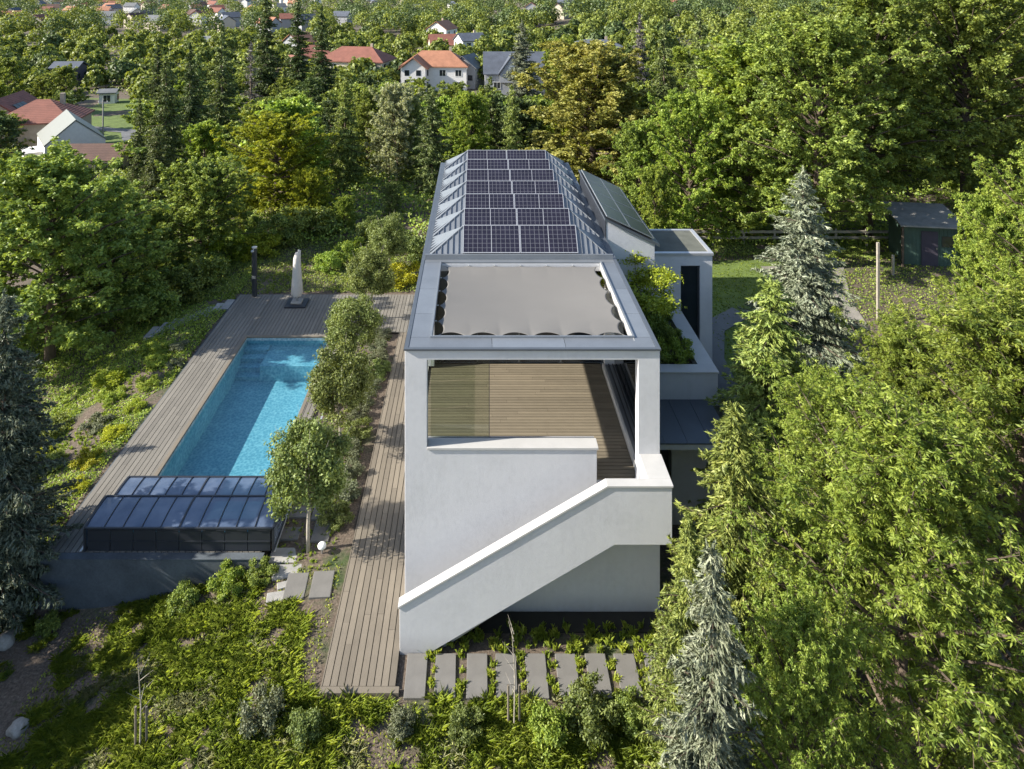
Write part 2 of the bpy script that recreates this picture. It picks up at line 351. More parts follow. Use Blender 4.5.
def crown2(name, R_, H, z0, seed, limbs, twigs, ros, nl, L, W, tw=True, shape=.5, trunk_r=.17, spray=.30, droop=.5):
    """skeleton-grown crown: limbs -> twigs -> rosettes of leaves; returns (leaves, trunk mesh)"""
    rng = np.random.default_rng(seed); mb = MB(); P = []; O = []; up = np.array([0,0,1.])
    mb.tube([(0,0,-.4),(0,0,z0),(.1,.05,H*.5),(-.05,.1,H*.8),(0,0,H*.95)], [trunk_r*1.3, trunk_r, trunk_r*.7, trunk_r*.35, .02], 8)
    lump = rng.uniform(0, 6.28, 4)
    for i in range(limbs):
        t = (i+.5)/limbs; zs = z0+(H*.86-z0)*t**.9; a = i*2.39996+rng.uniform(-.5,.5)
        el = math.radians(5+68*t**1.3+rng.uniform(-10,10))
        env = R_*((math.sin(math.pi*min(1,(.16+.84*(1-t)**shape)*.5))**.8) if tw else (.64+.36*math.sin(math.pi*(.08+.85*t))))*(1+.16*math.sin(2*a+lump[0])+.12*math.sin(3*a+5*t+lump[1]))
        top = max(.3, (H-zs)/max(math.sin(el),.05)); l = min(env*rng.uniform(.72,1.12), top*rng.uniform(.85,1.05))
        d = np.array([math.cos(a)*math.cos(el), math.sin(a)*math.cos(el), math.sin(el)]); s0 = np.array([0,0,zs]); 
        e = s0+d*l+up*l*.06; m_ = s0+d*l*.5+up*l*.08
        mb.tube([tuple(s0), tuple(m_), tuple(e)], [trunk_r*.28*(l/R_)+.006, trunk_r*.16*(l/R_)+.005, .005], 4, caps=False)
        for j in range(twigs):
            u = .22+.8*((j+rng.uniform(0,1))/twigs); b = (s0*(1-u)**2+2*m_*u*(1-u)+e*u*u) if u <= 1 else e
            td = unit((rng.normal(size=3)*np.array([1,1,.55])+d*.9)[None])[0]; tl = R_*spray*rng.uniform(.5,1.15)*(1.15-.45*u)
            te = b+td*tl+up*(-.18*tl)
            if tw: mb.tube([tuple(b), tuple(b+td*tl*.5), tuple(te)], [.009,.006,.003], 3, caps=False)
            for q in range(ros):
                v = (q+1)/ros; P.append(b+(te-b)*v+rng.normal(size=3)*.04*R_*.3); O.append(td*.8+up*.2)
    P = np.array(P); O = unit(np.array(O)); n = len(P); k = nl
    C_ = np.repeat(P, k, 0); Ob = np.repeat(O, k, 0); rd = unit(rng.normal(size=(n*k,3))*np.array([1,1,.6])+Ob*.6)
    Ln = L*rng.uniform(.75,1.2,(n*k,1)); pos = C_+rd*Ln*rng.uniform(.4,1.0,(n*k,1)); D = unit(rd-up*droop*rng.uniform(.3,1.2,(n*k,1)))
    Nn = unit(np.cross(D, unit(rng.normal(size=(n*k,3))+1e-6))+up*.7)
    V, Fq = leaf_arrays(pos, Nn, D, L, W, rng); r = np.clip(np.repeat(rng.uniform(.1,.9,n),k)+rng.normal(size=n*k)*.12,0,1)
    tm = bpy.data.meshes.new(name+'_trunk'); tm.from_pydata(mb.v, [], mb.f); tm.shade_smooth()
    return fastmesh(name, V, Fq, np.repeat(r,4)), tm
def conifer(name, H, Rb, seed, z0=.3, whorl=.32, tuft=.2, dens=1.0, droop=.25, ragged=.2, pw=.9, W=.35, k=4, sc=.06):
    rng = np.random.default_rng(seed); P = []; D = []; Ns = []; mb = MB()
    mb.tube([(0,0,-.4),(0,0,H*.5),(0,0,H*.98)], [.028*H**.85, .018*H**.8, .01], 7)
    z = z0
    while z < H-.1:
        t = (z-z0)/(H-z0); Lb = Rb*(1-t)**pw*(1 if t>.08 else .8)+.06
        nb = max(4, int(7+4*(1-t)))
        for b in range(nb):
            a = rng.uniform(0, 2*math.pi); l = Lb*rng.uniform(1-ragged, 1+ragged*.5); zz = z+rng.uniform(-.5,.5)*whorl
            dr = droop*rng.uniform(.6,1.3)*(1-t)
            ns = max(3, int(l/(tuft*.55)))
            dirh = np.array([math.cos(a), math.sin(a), 0]); side = np.array([-dirh[1], dirh[0], 0])
            if l > .8: mb.tube([(0,0,zz), tuple(dirh*l*.6+np.array([0,0,zz-dr*l*.45])), tuple(dirh*l*.95+np.array([0,0,zz-dr*l*.55]))], [.014*l+.008, .008*l+.004, .004], 4, caps=False)
            for s in range(ns):
                u = (s+.6)/ns; c = dirh*l*u+np.array([0,0,zz-dr*l*(u-.35*u*u*u)+.25*l*(t>.8)*u])
                wid = l*.42*(1-u)*(u>.12)+.04; nt_ = max(1, int(dens*(1+2.0*wid/(tuft*.6))))
                for q in range(nt_):
                    o = rng.uniform(-1,1); p = c+side*wid*o+dirh*(-abs(o)*wid*.1)+np.array([0,0,-abs(o)*wid*.35+rng.normal()*.03])
                    dd = dirh*.8+side*o*1.1+np.array([0,0,-.15+rng.normal()*.15])
                    P.append(p); D.append(dd); Ns.append(np.array([0,0,1.])+dirh*.3+rng.normal(size=3)*.35)
        z += whorl*rng.uniform(.8,1.2)*(1-.45*t)
    for i in range(6): P.append(np.array([0,0,H-.05*i])); D.append(np.array([rng.normal()*.2,rng.normal()*.2,1.])); Ns.append(np.array([rng.normal(),rng.normal(),.1]))
    P = np.array(P); D = unit(np.array(D)); Ns = unit(np.array(Ns)); n = len(P)
    P3 = np.repeat(P,k,0)+rng.normal(size=(n*k,3))*tuft*sc; D3 = unit(np.repeat(D,k,0)+rng.normal(size=(n*k,3))*sc*2.2); N3 = unit(np.repeat(Ns,k,0)+rng.normal(size=(n*k,3))*.9)
    V, Fq = leaf_arrays(P3, N3, D3, tuft, tuft*W, rng, .1)
    r = np.clip(np.repeat(rng.uniform(.1,.9,n),k)+rng.normal(size=n*k)*.12,0,1)
    tm = bpy.data.meshes.new(name+'_trunk'); tm.from_pydata(mb.v, [], mb.f); tm.shade_smooth()
    return fastmesh(name, V, Fq, np.repeat(r,4)), tm
def tree_parts(name, crown_me, trunk_me, cz, loc, s, rz, gm, label, cat, group=None, bark='bark', sz=None):
    t = empty(name, loc, rz, label, cat, group); t.scale = (s, s, sz or s)
    c = bpy.data.objects.new('crown', crown_me); C.objects.link(c); c.parent = t; c.location = (0,0,cz)
    if not crown_me.materials: crown_me.materials.append(None)
    c.material_slots[0].link = 'OBJECT'; c.material_slots[0].material = G[gm]
    k = bpy.data.objects.new('trunk', trunk_me); C.objects.link(k); k.parent = t
    if not trunk_me.materials: trunk_me.materials.append(None)
    k.material_slots[0].link = 'OBJECT'; k.material_slots[0].material = M[bark]
    return t
PROTO = {}
def proto(kind):
    if kind in PROTO: return PROTO[kind]
    if kind.startswith('near'):       # near tree with slender leaves, ~10 m
        i = int(kind[-1]); me, tm = crown2(kind, 3.7, 9.6, .9, 40+i, 84, 20, 4, 19, .108, .034, True, .55, .16, .27, .55); cz = 0
    elif kind.startswith('broad'):
        i = int(kind[-1]); me, tm = crown2(kind, 4.3, [9.6,9.2,9.8,9.0][i], [.9,.5,.7,.4][i], 60+i, [92,100,86,96][i], 13, 3, 21, .175, .10, False, .5, .2, .21, .3); cz = 0
    elif kind.startswith('tall'):
        i = int(kind[-1]); me, tm = crown2(kind, 5.2, 15, [3.6,3.2][i], 70+i, 100, 14, 3, 20, .20, .115, False, .45, .27, .22, .3); cz = 0
    elif kind.startswith('far'):
        i = int(kind[-1]); me, tm = crown2(kind, 4.2, [9.2,8.6,9.6][i], .7, 80+i, [40,46,36][i], 8, 2, 20, .33, .2, False, [.5,.6,.45][i], .2, .24, .3); cz = 0
    elif kind.startswith('round'):    # clipped small garden tree
        i = int(kind[-1]); me, lb = crown(kind, 1.3, 1.25, 1.3, 90+i, 20000, .10, .055, 28, .10, 18); cz = 2.6
        tm = trunk_mesh(kind+'t', .055, 1.5, lb, cz, i)
    elif kind.startswith('bush'):
        i = int(kind[-1]); me, lb = crown(kind, 1.0, 1.0, .8, 100+i, 5000, .12, .06, 12, .12, 14); cz = .55
        tm = trunk_mesh(kind+'t', .03, .2, lb, cz, i)
    elif kind == 'spruceN': me, tm = conifer(kind, 8.6, 2.1, 5, .4, .36, .20, 1.15, .18, .35, .75, .19, 5, .05); cz = 0
    elif kind == 'spruceM': me, tm = conifer(kind, 10, 2.6, 6, .4, .42, .22, 1.25, .2, .35, .85, .2, 5, .06); cz = 0
    elif kind == 'spruceM1': me, tm = conifer(kind, 10, 2.5, 16, .4, .42, .22, 1.3, .22, .4, .7, .22, 5, .06); cz = 0
    elif kind == 'pine0': me, tm = conifer(kind, 14, 3.6, 7, 1.0, .62, .42, .85, .25, .4, .6, .30); cz = 0
    elif kind == 'pine1': me, tm = conifer(kind, 14, 3.0, 8, .6, .62, .42, .85, .35, .35, .7, .30); cz = 0
    elif kind == 'pine2': me, tm = conifer(kind, 12, 3.4, 9, .6, .62, .42, .85, .3, .35, .6, .30); cz = 0
    elif kind == 'bare': me, tm = conifer(kind, 12, 2.0, 11, 1.0, .7, .42, .35, .2, .4, .8, .1); cz = 0
    PROTO[kind] = (me, tm, cz); return PROTO[kind]
def plant(kind, gm, X, Y, s, label, name=None, cat='tree', group=None, rz=None, sz=None, bark='bark', dz=0):
    me, tm, cz = proto(kind)
    if name is None: name = 'conifer_tree' if kind[:4] in ('spru','pine','bare') else ('shrub' if kind[:4]=='bush' else 'leafy_tree')
    if rz is None: rz = (X*12.9+Y*7.7) % 6.28
    return tree_parts(name, me, tm, cz, (X, Y, ground(X,Y)-.05+dz), s, rz, gm, label, cat, group, bark, sz)
# ================================================================== SETTING
def axis(lo, hi, step, far, g=1.22):
    a = list(np.arange(lo, hi+1e-6, step)); s = step; x = hi
    while x < far[1]: s *= g; x += s; a.append(x)
    s = step; x = lo; pre = []
    while x > far[0]: s *= g; x -= s; pre.append(x)
    return pre[::-1]+a
gx = axis(-30, 26, .5, (-3500, 3500)); gy = axis(2, 60, .5, (-60, 5000), 1.15)
V = [(x, y, ground(x, y)) for y in gy for x in gx]; nx = len(gx); Fc = []
for j in range(len(gy)-1):
    for i in range(nx-1):
        if -12.6 < (gx[i]+gx[i+1])/2 < -6.9 and 21.9 < (gy[j]+gy[j+1])/2 < 34.6: continue
        Fc.append((j*nx+i, j*nx+i+1, (j+1)*nx+i+1, (j+1)*nx+i))
tag(link('ground', fastmesh('ground', V, Fc, None, True), M['ground']), kind='structure')
def sheet(name, pts, mat, dz=.02, n=10):      # strip draped between left/right edge polylines: pts [(xl,yl,xr,yr)]
    V = []; Fc = []; rows = []
    for a, b in zip(pts[:-1], pts[1:]):
        for k in range(n): t = k/n; rows.append(tuple(a[i]*(1-t)+b[i]*t for i in range(4)))
    rows.append(pts[-1]); m_ = 8
    for r in rows:
        for k in range(m_+1):
            u = k/m_; x = r[0]*(1-u)+r[2]*u; y = r[1]*(1-u)+r[3]*u; V.append((x, y, ground(x,y)+dz))
    for j in range(len(rows)-1):
        for k in range(m_): Fc.append((j*(m_+1)+k, j*(m_+1)+k+1, (j+1)*(m_+1)+k+1, (j+1)*(m_+1)+k))
    return tag(link(name, fastmesh(name, V, Fc, None, True), mat), kind='structure')
sheet('lawn', [(8.5,20,15,20),(9.9,26,15,26),(9.9,34,17,34),(10,38.5,20,38.5),(10,43,22,43)], M['lawn'], .03)
sheet('garden_path', [(9.8,24,10.9,24),(9.8,28,11.0,28),(10.0,32,11.3,32),(11.0,35,12.2,34.5),(13.5,37,14,36)], M['pathg'], .06)
sheet('gravel_yard', [(17,35.5,19.8,35.5),(17.5,38,20.3,38),(17,42,22,42)], M['gravel'], .04)
sheet('field', [(-62,95,-44,95),(-78,120,-52,120),(-95,150,-62,150)], M['lawn'], .06)
sheet('lane', [(-45,84,-43.4,84),(-48,95,-46.3,95),(-53,105,-51.3,106),(-59,116,-57,118),(-72,121,-72,123)], M['pathg'], .12)
# ---- decks as real boards
def boards(mb, x0, x1, y0, y1, z, w=.18, gap=.022, along='Y', th=.03, joint=4.0, seed=0):
    rg = random.Random(seed)
    if along == 'Y':
        x = x0
        while x < x1-.02:
            xe = min(x+w, x1); y = y0; first = True
            while y < y1-.01:
                ye = min(y1, y+(joint*rg.uniform(.3,1) if first else joint)); first = False
                mb.box(x+gap/2, xe-gap/2, y+.003, ye-.003, z-th, z+rg.uniform(-.002,.002), rg.random()); y = ye
            x = xe
    else:
        y = y0
        while y < y1-.02:
            ye = min(y+w, y1); x = x0; first = True
            while x < x1-.01:
                xe = min(x1, x+(joint*rg.uniform(.3,1) if first else joint)); first = False
                mb.box(x+.003, xe-.003, y+gap/2, ye-gap/2, z-th, z+rg.uniform(-.002,.002), rg.random()); x = xe
            y = ye
PX0, PX1, PY0, PY1 = -11.12, -7.1, 21.9, 33.85
mb = MB()
boards(mb, -13.0, PX0-.02, 21.1, 38.4, .1, seed=1)
boards(mb, PX0-.02, -4.35, PY1+.02, 38.4, .1, seed=2)
boards(mb, -4.35, -2.0, 34.3, 38.4, .1, seed=8)
boards(mb, PX1+.02, -6.5, 21.1, PY1+.02, .1, seed=3)
boards(mb, PX0-.02, PX1+.02, 21.1, PY0-.02, .1, seed=4)
tag(mb.build('pool_deck', M['deckgrey']), kind='structure')
mb = MB()
mb.box(-12.95, PX0-.03, 21.15, 38.35, -.1, .06); mb.box(PX0-.03, -4.4, PY1+.03, 38.35, -.1, .06); mb.box(-4.4, -2.05, 34.3, 38.35, -.1, .06)
mb.box(PX1+.03, -6.55, 21.15, PY1+.03, -.3, .06); mb.box(PX0-.03, PX1+.03, 21.15, PY0-.03, -.1, .06)
mb.box(-3.72, -2.05, 17.05, 34.25, -.08, .06)
tag(mb.build('deck_base', M['subbase']), kind='structure')
mb = MB()
boards(mb, -3.78, -1.99, 17.1, 34.28, .1, w=.179, seed=5, joint=3.6, gap=.022)
mb.box(-3.82, -1.9, 16.93, 17.09, -.03, .104, .55)
mb.box(-3.815, -3.785, 17.1, 34.25, -.05, .103, .4)
tag(mb.build('walkway', M['deck']), kind='structure')
# retaining wall under the deck's front and left
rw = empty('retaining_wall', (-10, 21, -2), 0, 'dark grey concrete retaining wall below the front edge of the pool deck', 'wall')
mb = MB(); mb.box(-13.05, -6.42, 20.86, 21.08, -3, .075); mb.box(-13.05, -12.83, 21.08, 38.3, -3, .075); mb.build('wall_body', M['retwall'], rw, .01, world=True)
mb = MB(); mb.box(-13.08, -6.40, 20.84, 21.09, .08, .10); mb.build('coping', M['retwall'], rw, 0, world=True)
# pool
pl = empty('swimming_pool', (-9.1, 28, -1), 0, 'long rectangular swimming pool with blue mosaic set in the timber deck', 'swimming pool')
mb = MB(); t = .3; zf = -1.05
mb.box(PX0-t, PX1+t, PY0-t, PY1+t, zf-.3, zf)
mb.box(PX0-t, PX0, PY0, PY1, zf, .05); mb.box(PX1, PX1+t, PY0, PY1, zf, .05); mb.box(PX0-t, PX1+t, PY1, PY1+t, zf, .05); mb.box(PX0-t, PX1+t, PY0-t, PY0, zf, .05)
mb.build('basin', M['pool'], pl, world=True)
mb = MB()
for k in range(4): mb.box(PX0, PX0+1.15, PY1-.45-.42*k, PY1-.02-.42*k+.02, zf, -.28-.2*k)
mb.build('entry_steps', M['pool'], pl, world=True)
mb = MB(); mb.box(PX0+1.15, PX1, PY1-1.75, PY1, zf, -.36); mb.build('shallow_bench', M['pool'], pl, world=True)
mb = MB(); z1 = .112
mb.box(PX0-.14, PX0, PY0-.1, PY1+.14, .03, z1); mb.box(PX1, PX1+.14, PY0-.1, PY1+.14, .03, z1); mb.box(PX0, PX1, PY1, PY1+.14, .03, z1-.002)
mb.build('coping', M['deck'], pl, .006, world=True)
mb = MB(); mb.add([(PX0,PY0,-.09),(PX1,PY0,-.09),(PX1,PY1,-.09),(PX0,PY1,-.09)], [(0,1,2,3)])
tag(mb.build('water', M['water']), kind='structure')
# pool enclosure
pe = empty('pool_enclosure', (-9, 21.3, .1), 0, 'low retractable pool cover of tinted blue panels over the near end of the pool', 'pool cover')
def section(y0, y1, x0, x1, zf_, zb, front):
    mb = MB(); w = .05; xm = (x0+x1)/2; rise = .10
    def top(u, y):  # slightly arched roof
        x = x0+(x1-x0)*u; t = (y-y0)/(y1-y0); return (x, y, zf_+(zb-zf_)*t+rise*math.sin(math.pi*t)*.35+.0)
    gl = MB(); n = 10
    for i in range(n):
        for j in range(4):
            a = [(i/n, y0+(y1-y0)*j/4), ((i+1)/n, y0+(y1-y0)*j/4), ((i+1)/n, y0+(y1-y0)*(j+1)/4), (i/n, y0+(y1-y0)*(j+1)/4)]
            gl.add([top(*q) for q in a], [(0,1,2,3)])
    for x in (x0, x1): gl.add([(x,y0,.13),(x,y1,.13),(x,y1,zb),(x,y0,zf_)], [(0,1,2,3)])
    for i in range(n+1):
        ww = .07 if i in (0, n) else (.055 if i == n//2 else .022)
        for j in range(4):
            a = Vector(top(i/n, y0+(y1-y0)*j/4)); b = Vector(top(i/n, y0+(y1-y0)*(j+1)/4)); mb.bar(a+Vector((0,0,.012)), b+Vector((0,0,.012)), ww, .035)
    mb.bar((x0,y0,zf_), (x1,y0,zf_), .06, .05); mb.bar((x0,y1,zb), (x1,y1,zb), .06, .05)
    for x in (x0, x1):
        mb.bar((x,y0,.12), (x,y1,.12), .08, .06)
        for yy, zz in ((y0, zf_), (y1, zb)): mb.bar((x,yy,.1), (x,yy,zz), .06, .06)
    fr = mb.build('frame', M['dark'], pe, .004, world=True)
    gl.build('roof_glazing', M['cover'], pe, world=True)
    if front:
        g = MB()
        for i in range(8):
            a = x0+.08+(x1-x0-.16)*i/8; b = x0+.08+(x1-x0-.16)*(i+1)/8; g.box(a+.012, b-.012, y0-.01, y0+.01, .13, zf_-.05)
        g.box(x0+.1, x1-.1, y0-.03, y0+.02, .40, .43)
        for i in range(9): g.box(x0+.25+i*.62, x0+.55+i*.62, y0-.035, y0-.028, zf_-.055, zf_-.035, .5, 1)
        g.build('front_panel', [M['dark'], M['alu']], pe, world=True)
section(21.13, 22.36, -11.84, -6.15, .80, .86, True)
section(22.37, 23.45, -11.66, -6.3, .74, .70, False)
mb = MB(); mb.bar((-6.12,21.1,.125),(-6.12,34,.125),.07,.03); mb.bar((-11.95,21.1,.125),(-11.95,24,.125),.07,.03); mb.build('guide_rail', M['alu'], pe, world=True)
# ================================================================== HOUSE
HX0, HX1, HY = -1.98, 5.02, 19.2; HB = 38.6; ZT = 7.2
h = empty('modern_house', (1.5, 19.2, 0), 0, 'white modern house with sawtooth zinc roof, roof terrace and outside stair', 'house')
def cellwall(mb, xs, zs, holes, y0, y1):
    nx, nz = len(xs), len(zs); S = lambda i, j: 0 <= i < nx-1 and 0 <= j < nz-1 and (i, j) not in holes
    vs = [(x,y0,z) for z in zs for x in xs]+[(x,y1,z) for z in zs for x in xs]; K = nx*nz; fs = []
    id_ = lambda i, j: j*nx+i
    for j in range(nz-1):
        for i in range(nx-1):
            if not S(i,j): continue
            a,b,c,d = id_(i,j), id_(i+1,j), id_(i+1,j+1), id_(i,j+1)
            fs += [(a,b,c,d), (a+K,d+K,c+K,b+K)]
            if not S(i-1,j): fs.append((a,d,d+K,a+K))
            if not S(i+1,j): fs.append((b,b+K,c+K,c))
            if not S(i,j-1): fs.append((a,a+K,b+K,b))
            if not S(i,j+1): fs.append((d,c,c+K,d+K))
    mb.add(vs, fs)
mb = MB()
cellwall(mb, [HX0,-1.37,3.29,4.42,HX1], [-.4,3.4,4.47,6.93,ZT], {(2,1),(1,2),(2,2)}, HY, HY+.35)
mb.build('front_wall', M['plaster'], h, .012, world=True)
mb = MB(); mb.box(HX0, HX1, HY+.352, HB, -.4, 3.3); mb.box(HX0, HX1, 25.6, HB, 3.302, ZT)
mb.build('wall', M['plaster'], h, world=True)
# cap on the parapet
mb = MB(); mb.box(-1.37, 3.33, HY-.035, HY+.385, 4.472, 4.54); mb.build('parapet_cap', M['cap'], h, .01, world=True)
mb = MB()
for k in range(2): mb.box(-1.37, 3.29, HY+.42+.07*k, HY+.45+.07*k, 4.40, 4.50)
mb.build('window_track', M['alu'], h, world=True)
mb = MB(); mb.box(-1.37, 3.29, HY+.352, HY+.6, 3.4, 4.398); mb.build('track_wall', M['plaster'], h, world=True)
# sliding glass leaf
mb = MB(); mb.box(-1.30, .35, HY+.475, HY+.485, 4.51, 6.92); g = mb.build('glass_panel', M['glass'], h, world=True)
mb = MB(); mb.box(.335, .352, HY+.468, HY+.492, 4.51, 6.92); mb.build('edge_profile', M['dark'], g, world=True)
# terrace floor
mb = MB(); boards(mb, HX0+.25, 4.49, HY+.0, 25.45, 3.4, w=.15, along='X', joint=4.2, seed=6, gap=.022); boards(mb, 3.5, 4.46, 18.225, HY-.0, 3.398, w=.15, along='X', seed=7, gap=.022)
mb.build('terrace_floor', M['terrace'], h, world=True)
mb = MB(); mb.box(HX0+.01, 4.5, HY+.353, 25.59, 3.301, 3.36); mb.box(3.31, 4.46, 18.23, HY-.01, 3.1, 3.36); mb.build('floor_base', M['subbase'], h, world=True)
# left side: glass balustrade, upper beam, rear pier
mb = MB(); mb.box(HX0, HX0+.24, HY+.353, 25.59, 3.302, 3.46); mb.build('kerb', M['cap'], h, world=True)
mb = MB()
for k in range(4): mb.box(HX0+.09, HX0+.1, HY+.4+k*1.55, HY+1.9+k*1.55, 3.462, 4.5)
mb.build('glass_balustrade', M['glass'], h, world=True)
mb = MB(); mb.box(HX0, -1.29, HY+.352, 25.05, 6.93, ZT); mb.box(4.42, HX1, HY+.352, 25.05, 6.93, ZT); mb.box(HX0, HX1, 25.052, 25.6, 6.93, ZT)
mb.box(HX0, HX0+.45, 25.15, 25.6, 3.47, 6.928); mb.box(4.6, HX1, 25.15, 25.6, 3.47, 6.928)
mb.build('roof_beam', M['plaster'], h, .01, world=True)
mb = MB(); mb.box(4.40, 4.418, HY+.4, 25.04, 6.95, 7.25); mb.build('opening_lining', M['cap'], h, world=True)
# glazed back wall of terrace
mb = MB(); mb.box(HX0+.46, 4.59, 25.50, 25.54, 3.42, 6.9); w_ = mb.build('terrace_window', M['win'], h, world=True)
mb = MB()
for x in np.linspace(HX0+.48, 4.57, 5): mb.box(x-.03, x+.03, 25.46, 25.5, 3.42, 6.92)
mb.build('frame', M['frame'], w_, world=True)
# right parapet
mb = MB(); mb.box(4.5, 4.58, HY+.352, 25.14, 3.302, 3.60); mb.box(4.582, HX1, HY+.352, 25.14, 3.302, 3.50); mb.build('side_kerb', M['cap'], h, .006, world=True)
mb = MB(); mb.box(4.6, 4.9, 19.75, 19.95, 3.545, 3.75); mb.build('rail_block', M['cap'], h, .006, world=True)
mb = MB(); mb.box(4.584, HX1+.02, HY+.36, 25.12, 3.502, 3.54); mb.build('ledge_flashing', M['zinc'], h, world=True)
mb = MB(); mb.bar((4.72,20.0,3.57),(4.72,25.1,3.57),.03,.05); mb.bar((4.86,20.0,3.57),(4.86,25.1,3.57),.03,.05); mb.build('rail_profile', M['dark'], h, world=True)
mb = MB()
for k in range(3): mb.box(4.93, 4.95, 19.6+k*1.85, 21.4+k*1.85, 3.545, 6.92)
mb.build('side_glass', M['glassgrey'], h, world=True)
# zinc ring roof
mb = MB(); ZR = 7.26
ox0, ox1, oy0, oy1 = -1.27, 4.40, 19.80, 25.05
def ringplate(x0, x1, y0, y1, r): mb.box(x0, x1, y0, y1, ZT+.002, ZR, r)
rg = random.Random(3)
ys = [19.22, 20.9, 22.9, 25.05]
ringplate(HX0-.02, HX0+.1, 19.14, 38.7, .2); ringplate(HX1-.1, HX1+.02, 19.14, 38.7, .2); ringplate(HX0+.1, HX1-.1, 19.14, 19.24, .2)
mb2 = MB()
def rp(x0,x1,y0,y1): mb2.box(x0+.006, x1-.006, y0+.006, y1-.006, ZT+.002, ZR-.012, rg.random())
for x0, x1 in ((HX0+.1, ox0-.002), (ox1+.02, HX1-.1)):
    for a, b in ((19.80,21.2),(21.2,22.9),(22.9,25.05)): rp(x0,x1,a,b)
for a, b in ((HX0+.1,.42),(.42,2.45),(2.45,HX1-.1)): rp(a,b,19.24,19.80)
rp(HX0+.1, HX1-.1, 25.05, 25.3)
mb.build('roof_edge', M['zincdark'], h, .006, world=True); mb2.build('roof_sheet', M['zinc'], h, .004, world=True)
mb = MB(); mb.box(HX0+.1, HX1-.1, 25.3, 25.36, ZR-.02, 7.43)
for a, b, c, d in ((ox0-.05,ox0,oy0-.05,oy1),(ox1,ox1+.05,oy0-.05,oy1),(ox0,ox1,oy0-.05,oy0)): mb.box(a,b,c,d,ZR-.011,7.30)
mb.build('upstand', M['zinc'], h, .004, world=True)
# sawtooth roof
P0, P1 = -.50, 3.66; EL, ER = -1.72, 4.78; pitch = 1.915; y0 = 25.42; zb, zt, dy = 7.42, 8.17, .70
fl = MB(); se = MB()
for k in range(7):
    y = y0+k*pitch; yn = y+pitch; zz = 7.40
    fl.add([(P0,y,zb),(P1,y,zb),(P1,y+dy,zt),(P0,y+dy,zt)], [(0,1,2,3)], .4)
    fl.add([(P0,y+dy,zt),(P1,y+dy,zt),(P1,yn,zb),(P0,yn,zb)], [(0,1,2,3)], .5)
    for P, E, sg in ((P0, EL, -1), (P1, ER, 1)):
        A = Vector((P,y,zb)); T = Vector((P,y+dy,zt)); Eo = Vector((E,y,7.32)); En = Vector((E,yn,7.32)); An = Vector((P,yn,zb))
        fl.add([A,T,Eo], [(0,1,2)], .45); fl.add([T,Eo,En], [(0,1,2)], .6); fl.add([T,En,An], [(0,1,2)], .6)
        # standing seams on the small front triangle
        for q in (.15,.32,.49,.66,.83):
            a = A.lerp(Eo, q); b = T.lerp(Eo, q); n_ = Vector((0,-.018,.018)); se.bar(a+n_, b+n_, .022, .035)
        for q in (.17,.34,.51,.68,.85):
            a = T.lerp(An, q) if q > .0 else T; b = Eo.lerp(En, q); n_ = Vector((sg*.02,0,.025)); se.bar(a+n_, b+n_, .02, .045)
        se.bar(T+Vector((0,0,.02)), Eo+Vector((0,0,.02)), .05, .04)
yl = y0+7*pitch
fl.add([(EL,yl,7.32),(P0,yl,zb),(P1,yl,zb),(ER,yl,7.32),(EL,yl,7.2),(ER,yl,7.2)], [(0,1,2,3,5,4)])
fl.add([(EL,y0,7.32),(P0,y0,zb),(P1,y0,zb),(ER,y0,7.32),(EL,y0,7.2),(ER,y0,7.2)], [(0,1,2,3,5,4)])
fl.add(se.v, se.f, .5); fl.build('sawtooth_roof', M['zinc'], h, world=True)
mb = MB(); mb.box(HX0+.1, EL, 25.362, 38.65, ZT+.002, ZR); mb.box(ER, HX1-.1, 25.362, 38.65, ZT+.002, ZR); mb.box(EL, ER, yl+.002, 38.65, ZT+.002, ZR)
mb.build('gutter', M['zincdark'], h, world=True)
# solar panels
def pv_panel(name, L, Wd, mat, parent, mtx, me=[{}]):
    key = (L, Wd)
    if key not in me[0]:
        a = MB(); a.box(0, L, 0, Wd, -.03, 0); b = MB(); fw = .022
        for bx in ((-fw,L+fw,-fw,0),(-fw,L+fw,Wd,Wd+fw),(-fw,0,0,Wd),(L,L+fw,0,Wd)): b.box(*bx, -.035, .008)
        p = a.build(name, mat, parent); f_ = b.build('frame', M['alu'] if L > 1.5 else M['zinc'], p); me[0][key] = (p.data, f_.data)
    else:
        p = bpy.data.objects.new(name, me[0][key][0]); C.objects.link(p); p.parent = parent; f_ = bpy.data.objects.new('frame', me[0][key][1]); C.objects.link(f_); f_.parent = p
    p.matrix_parent_inverse = parent_mat(parent).inverted(); p.matrix_basis = mtx; return p
ang = math.atan2(zt-zb, dy)
for k in range(7):
    for i in range(2):
        x = P0+.01+i*2.10; y = y0+k*pitch
        nrm = Vector((0,-math.sin(ang),math.cos(ang)))
        pv_panel('solar_panel', 2.04, 1.0, M['pv'], h, Matrix.Translation(Vector((x,y,zb))+nrm*.07+Vector((0,0.01,.01))) @ Matrix.Rotation(ang,4,'X'))
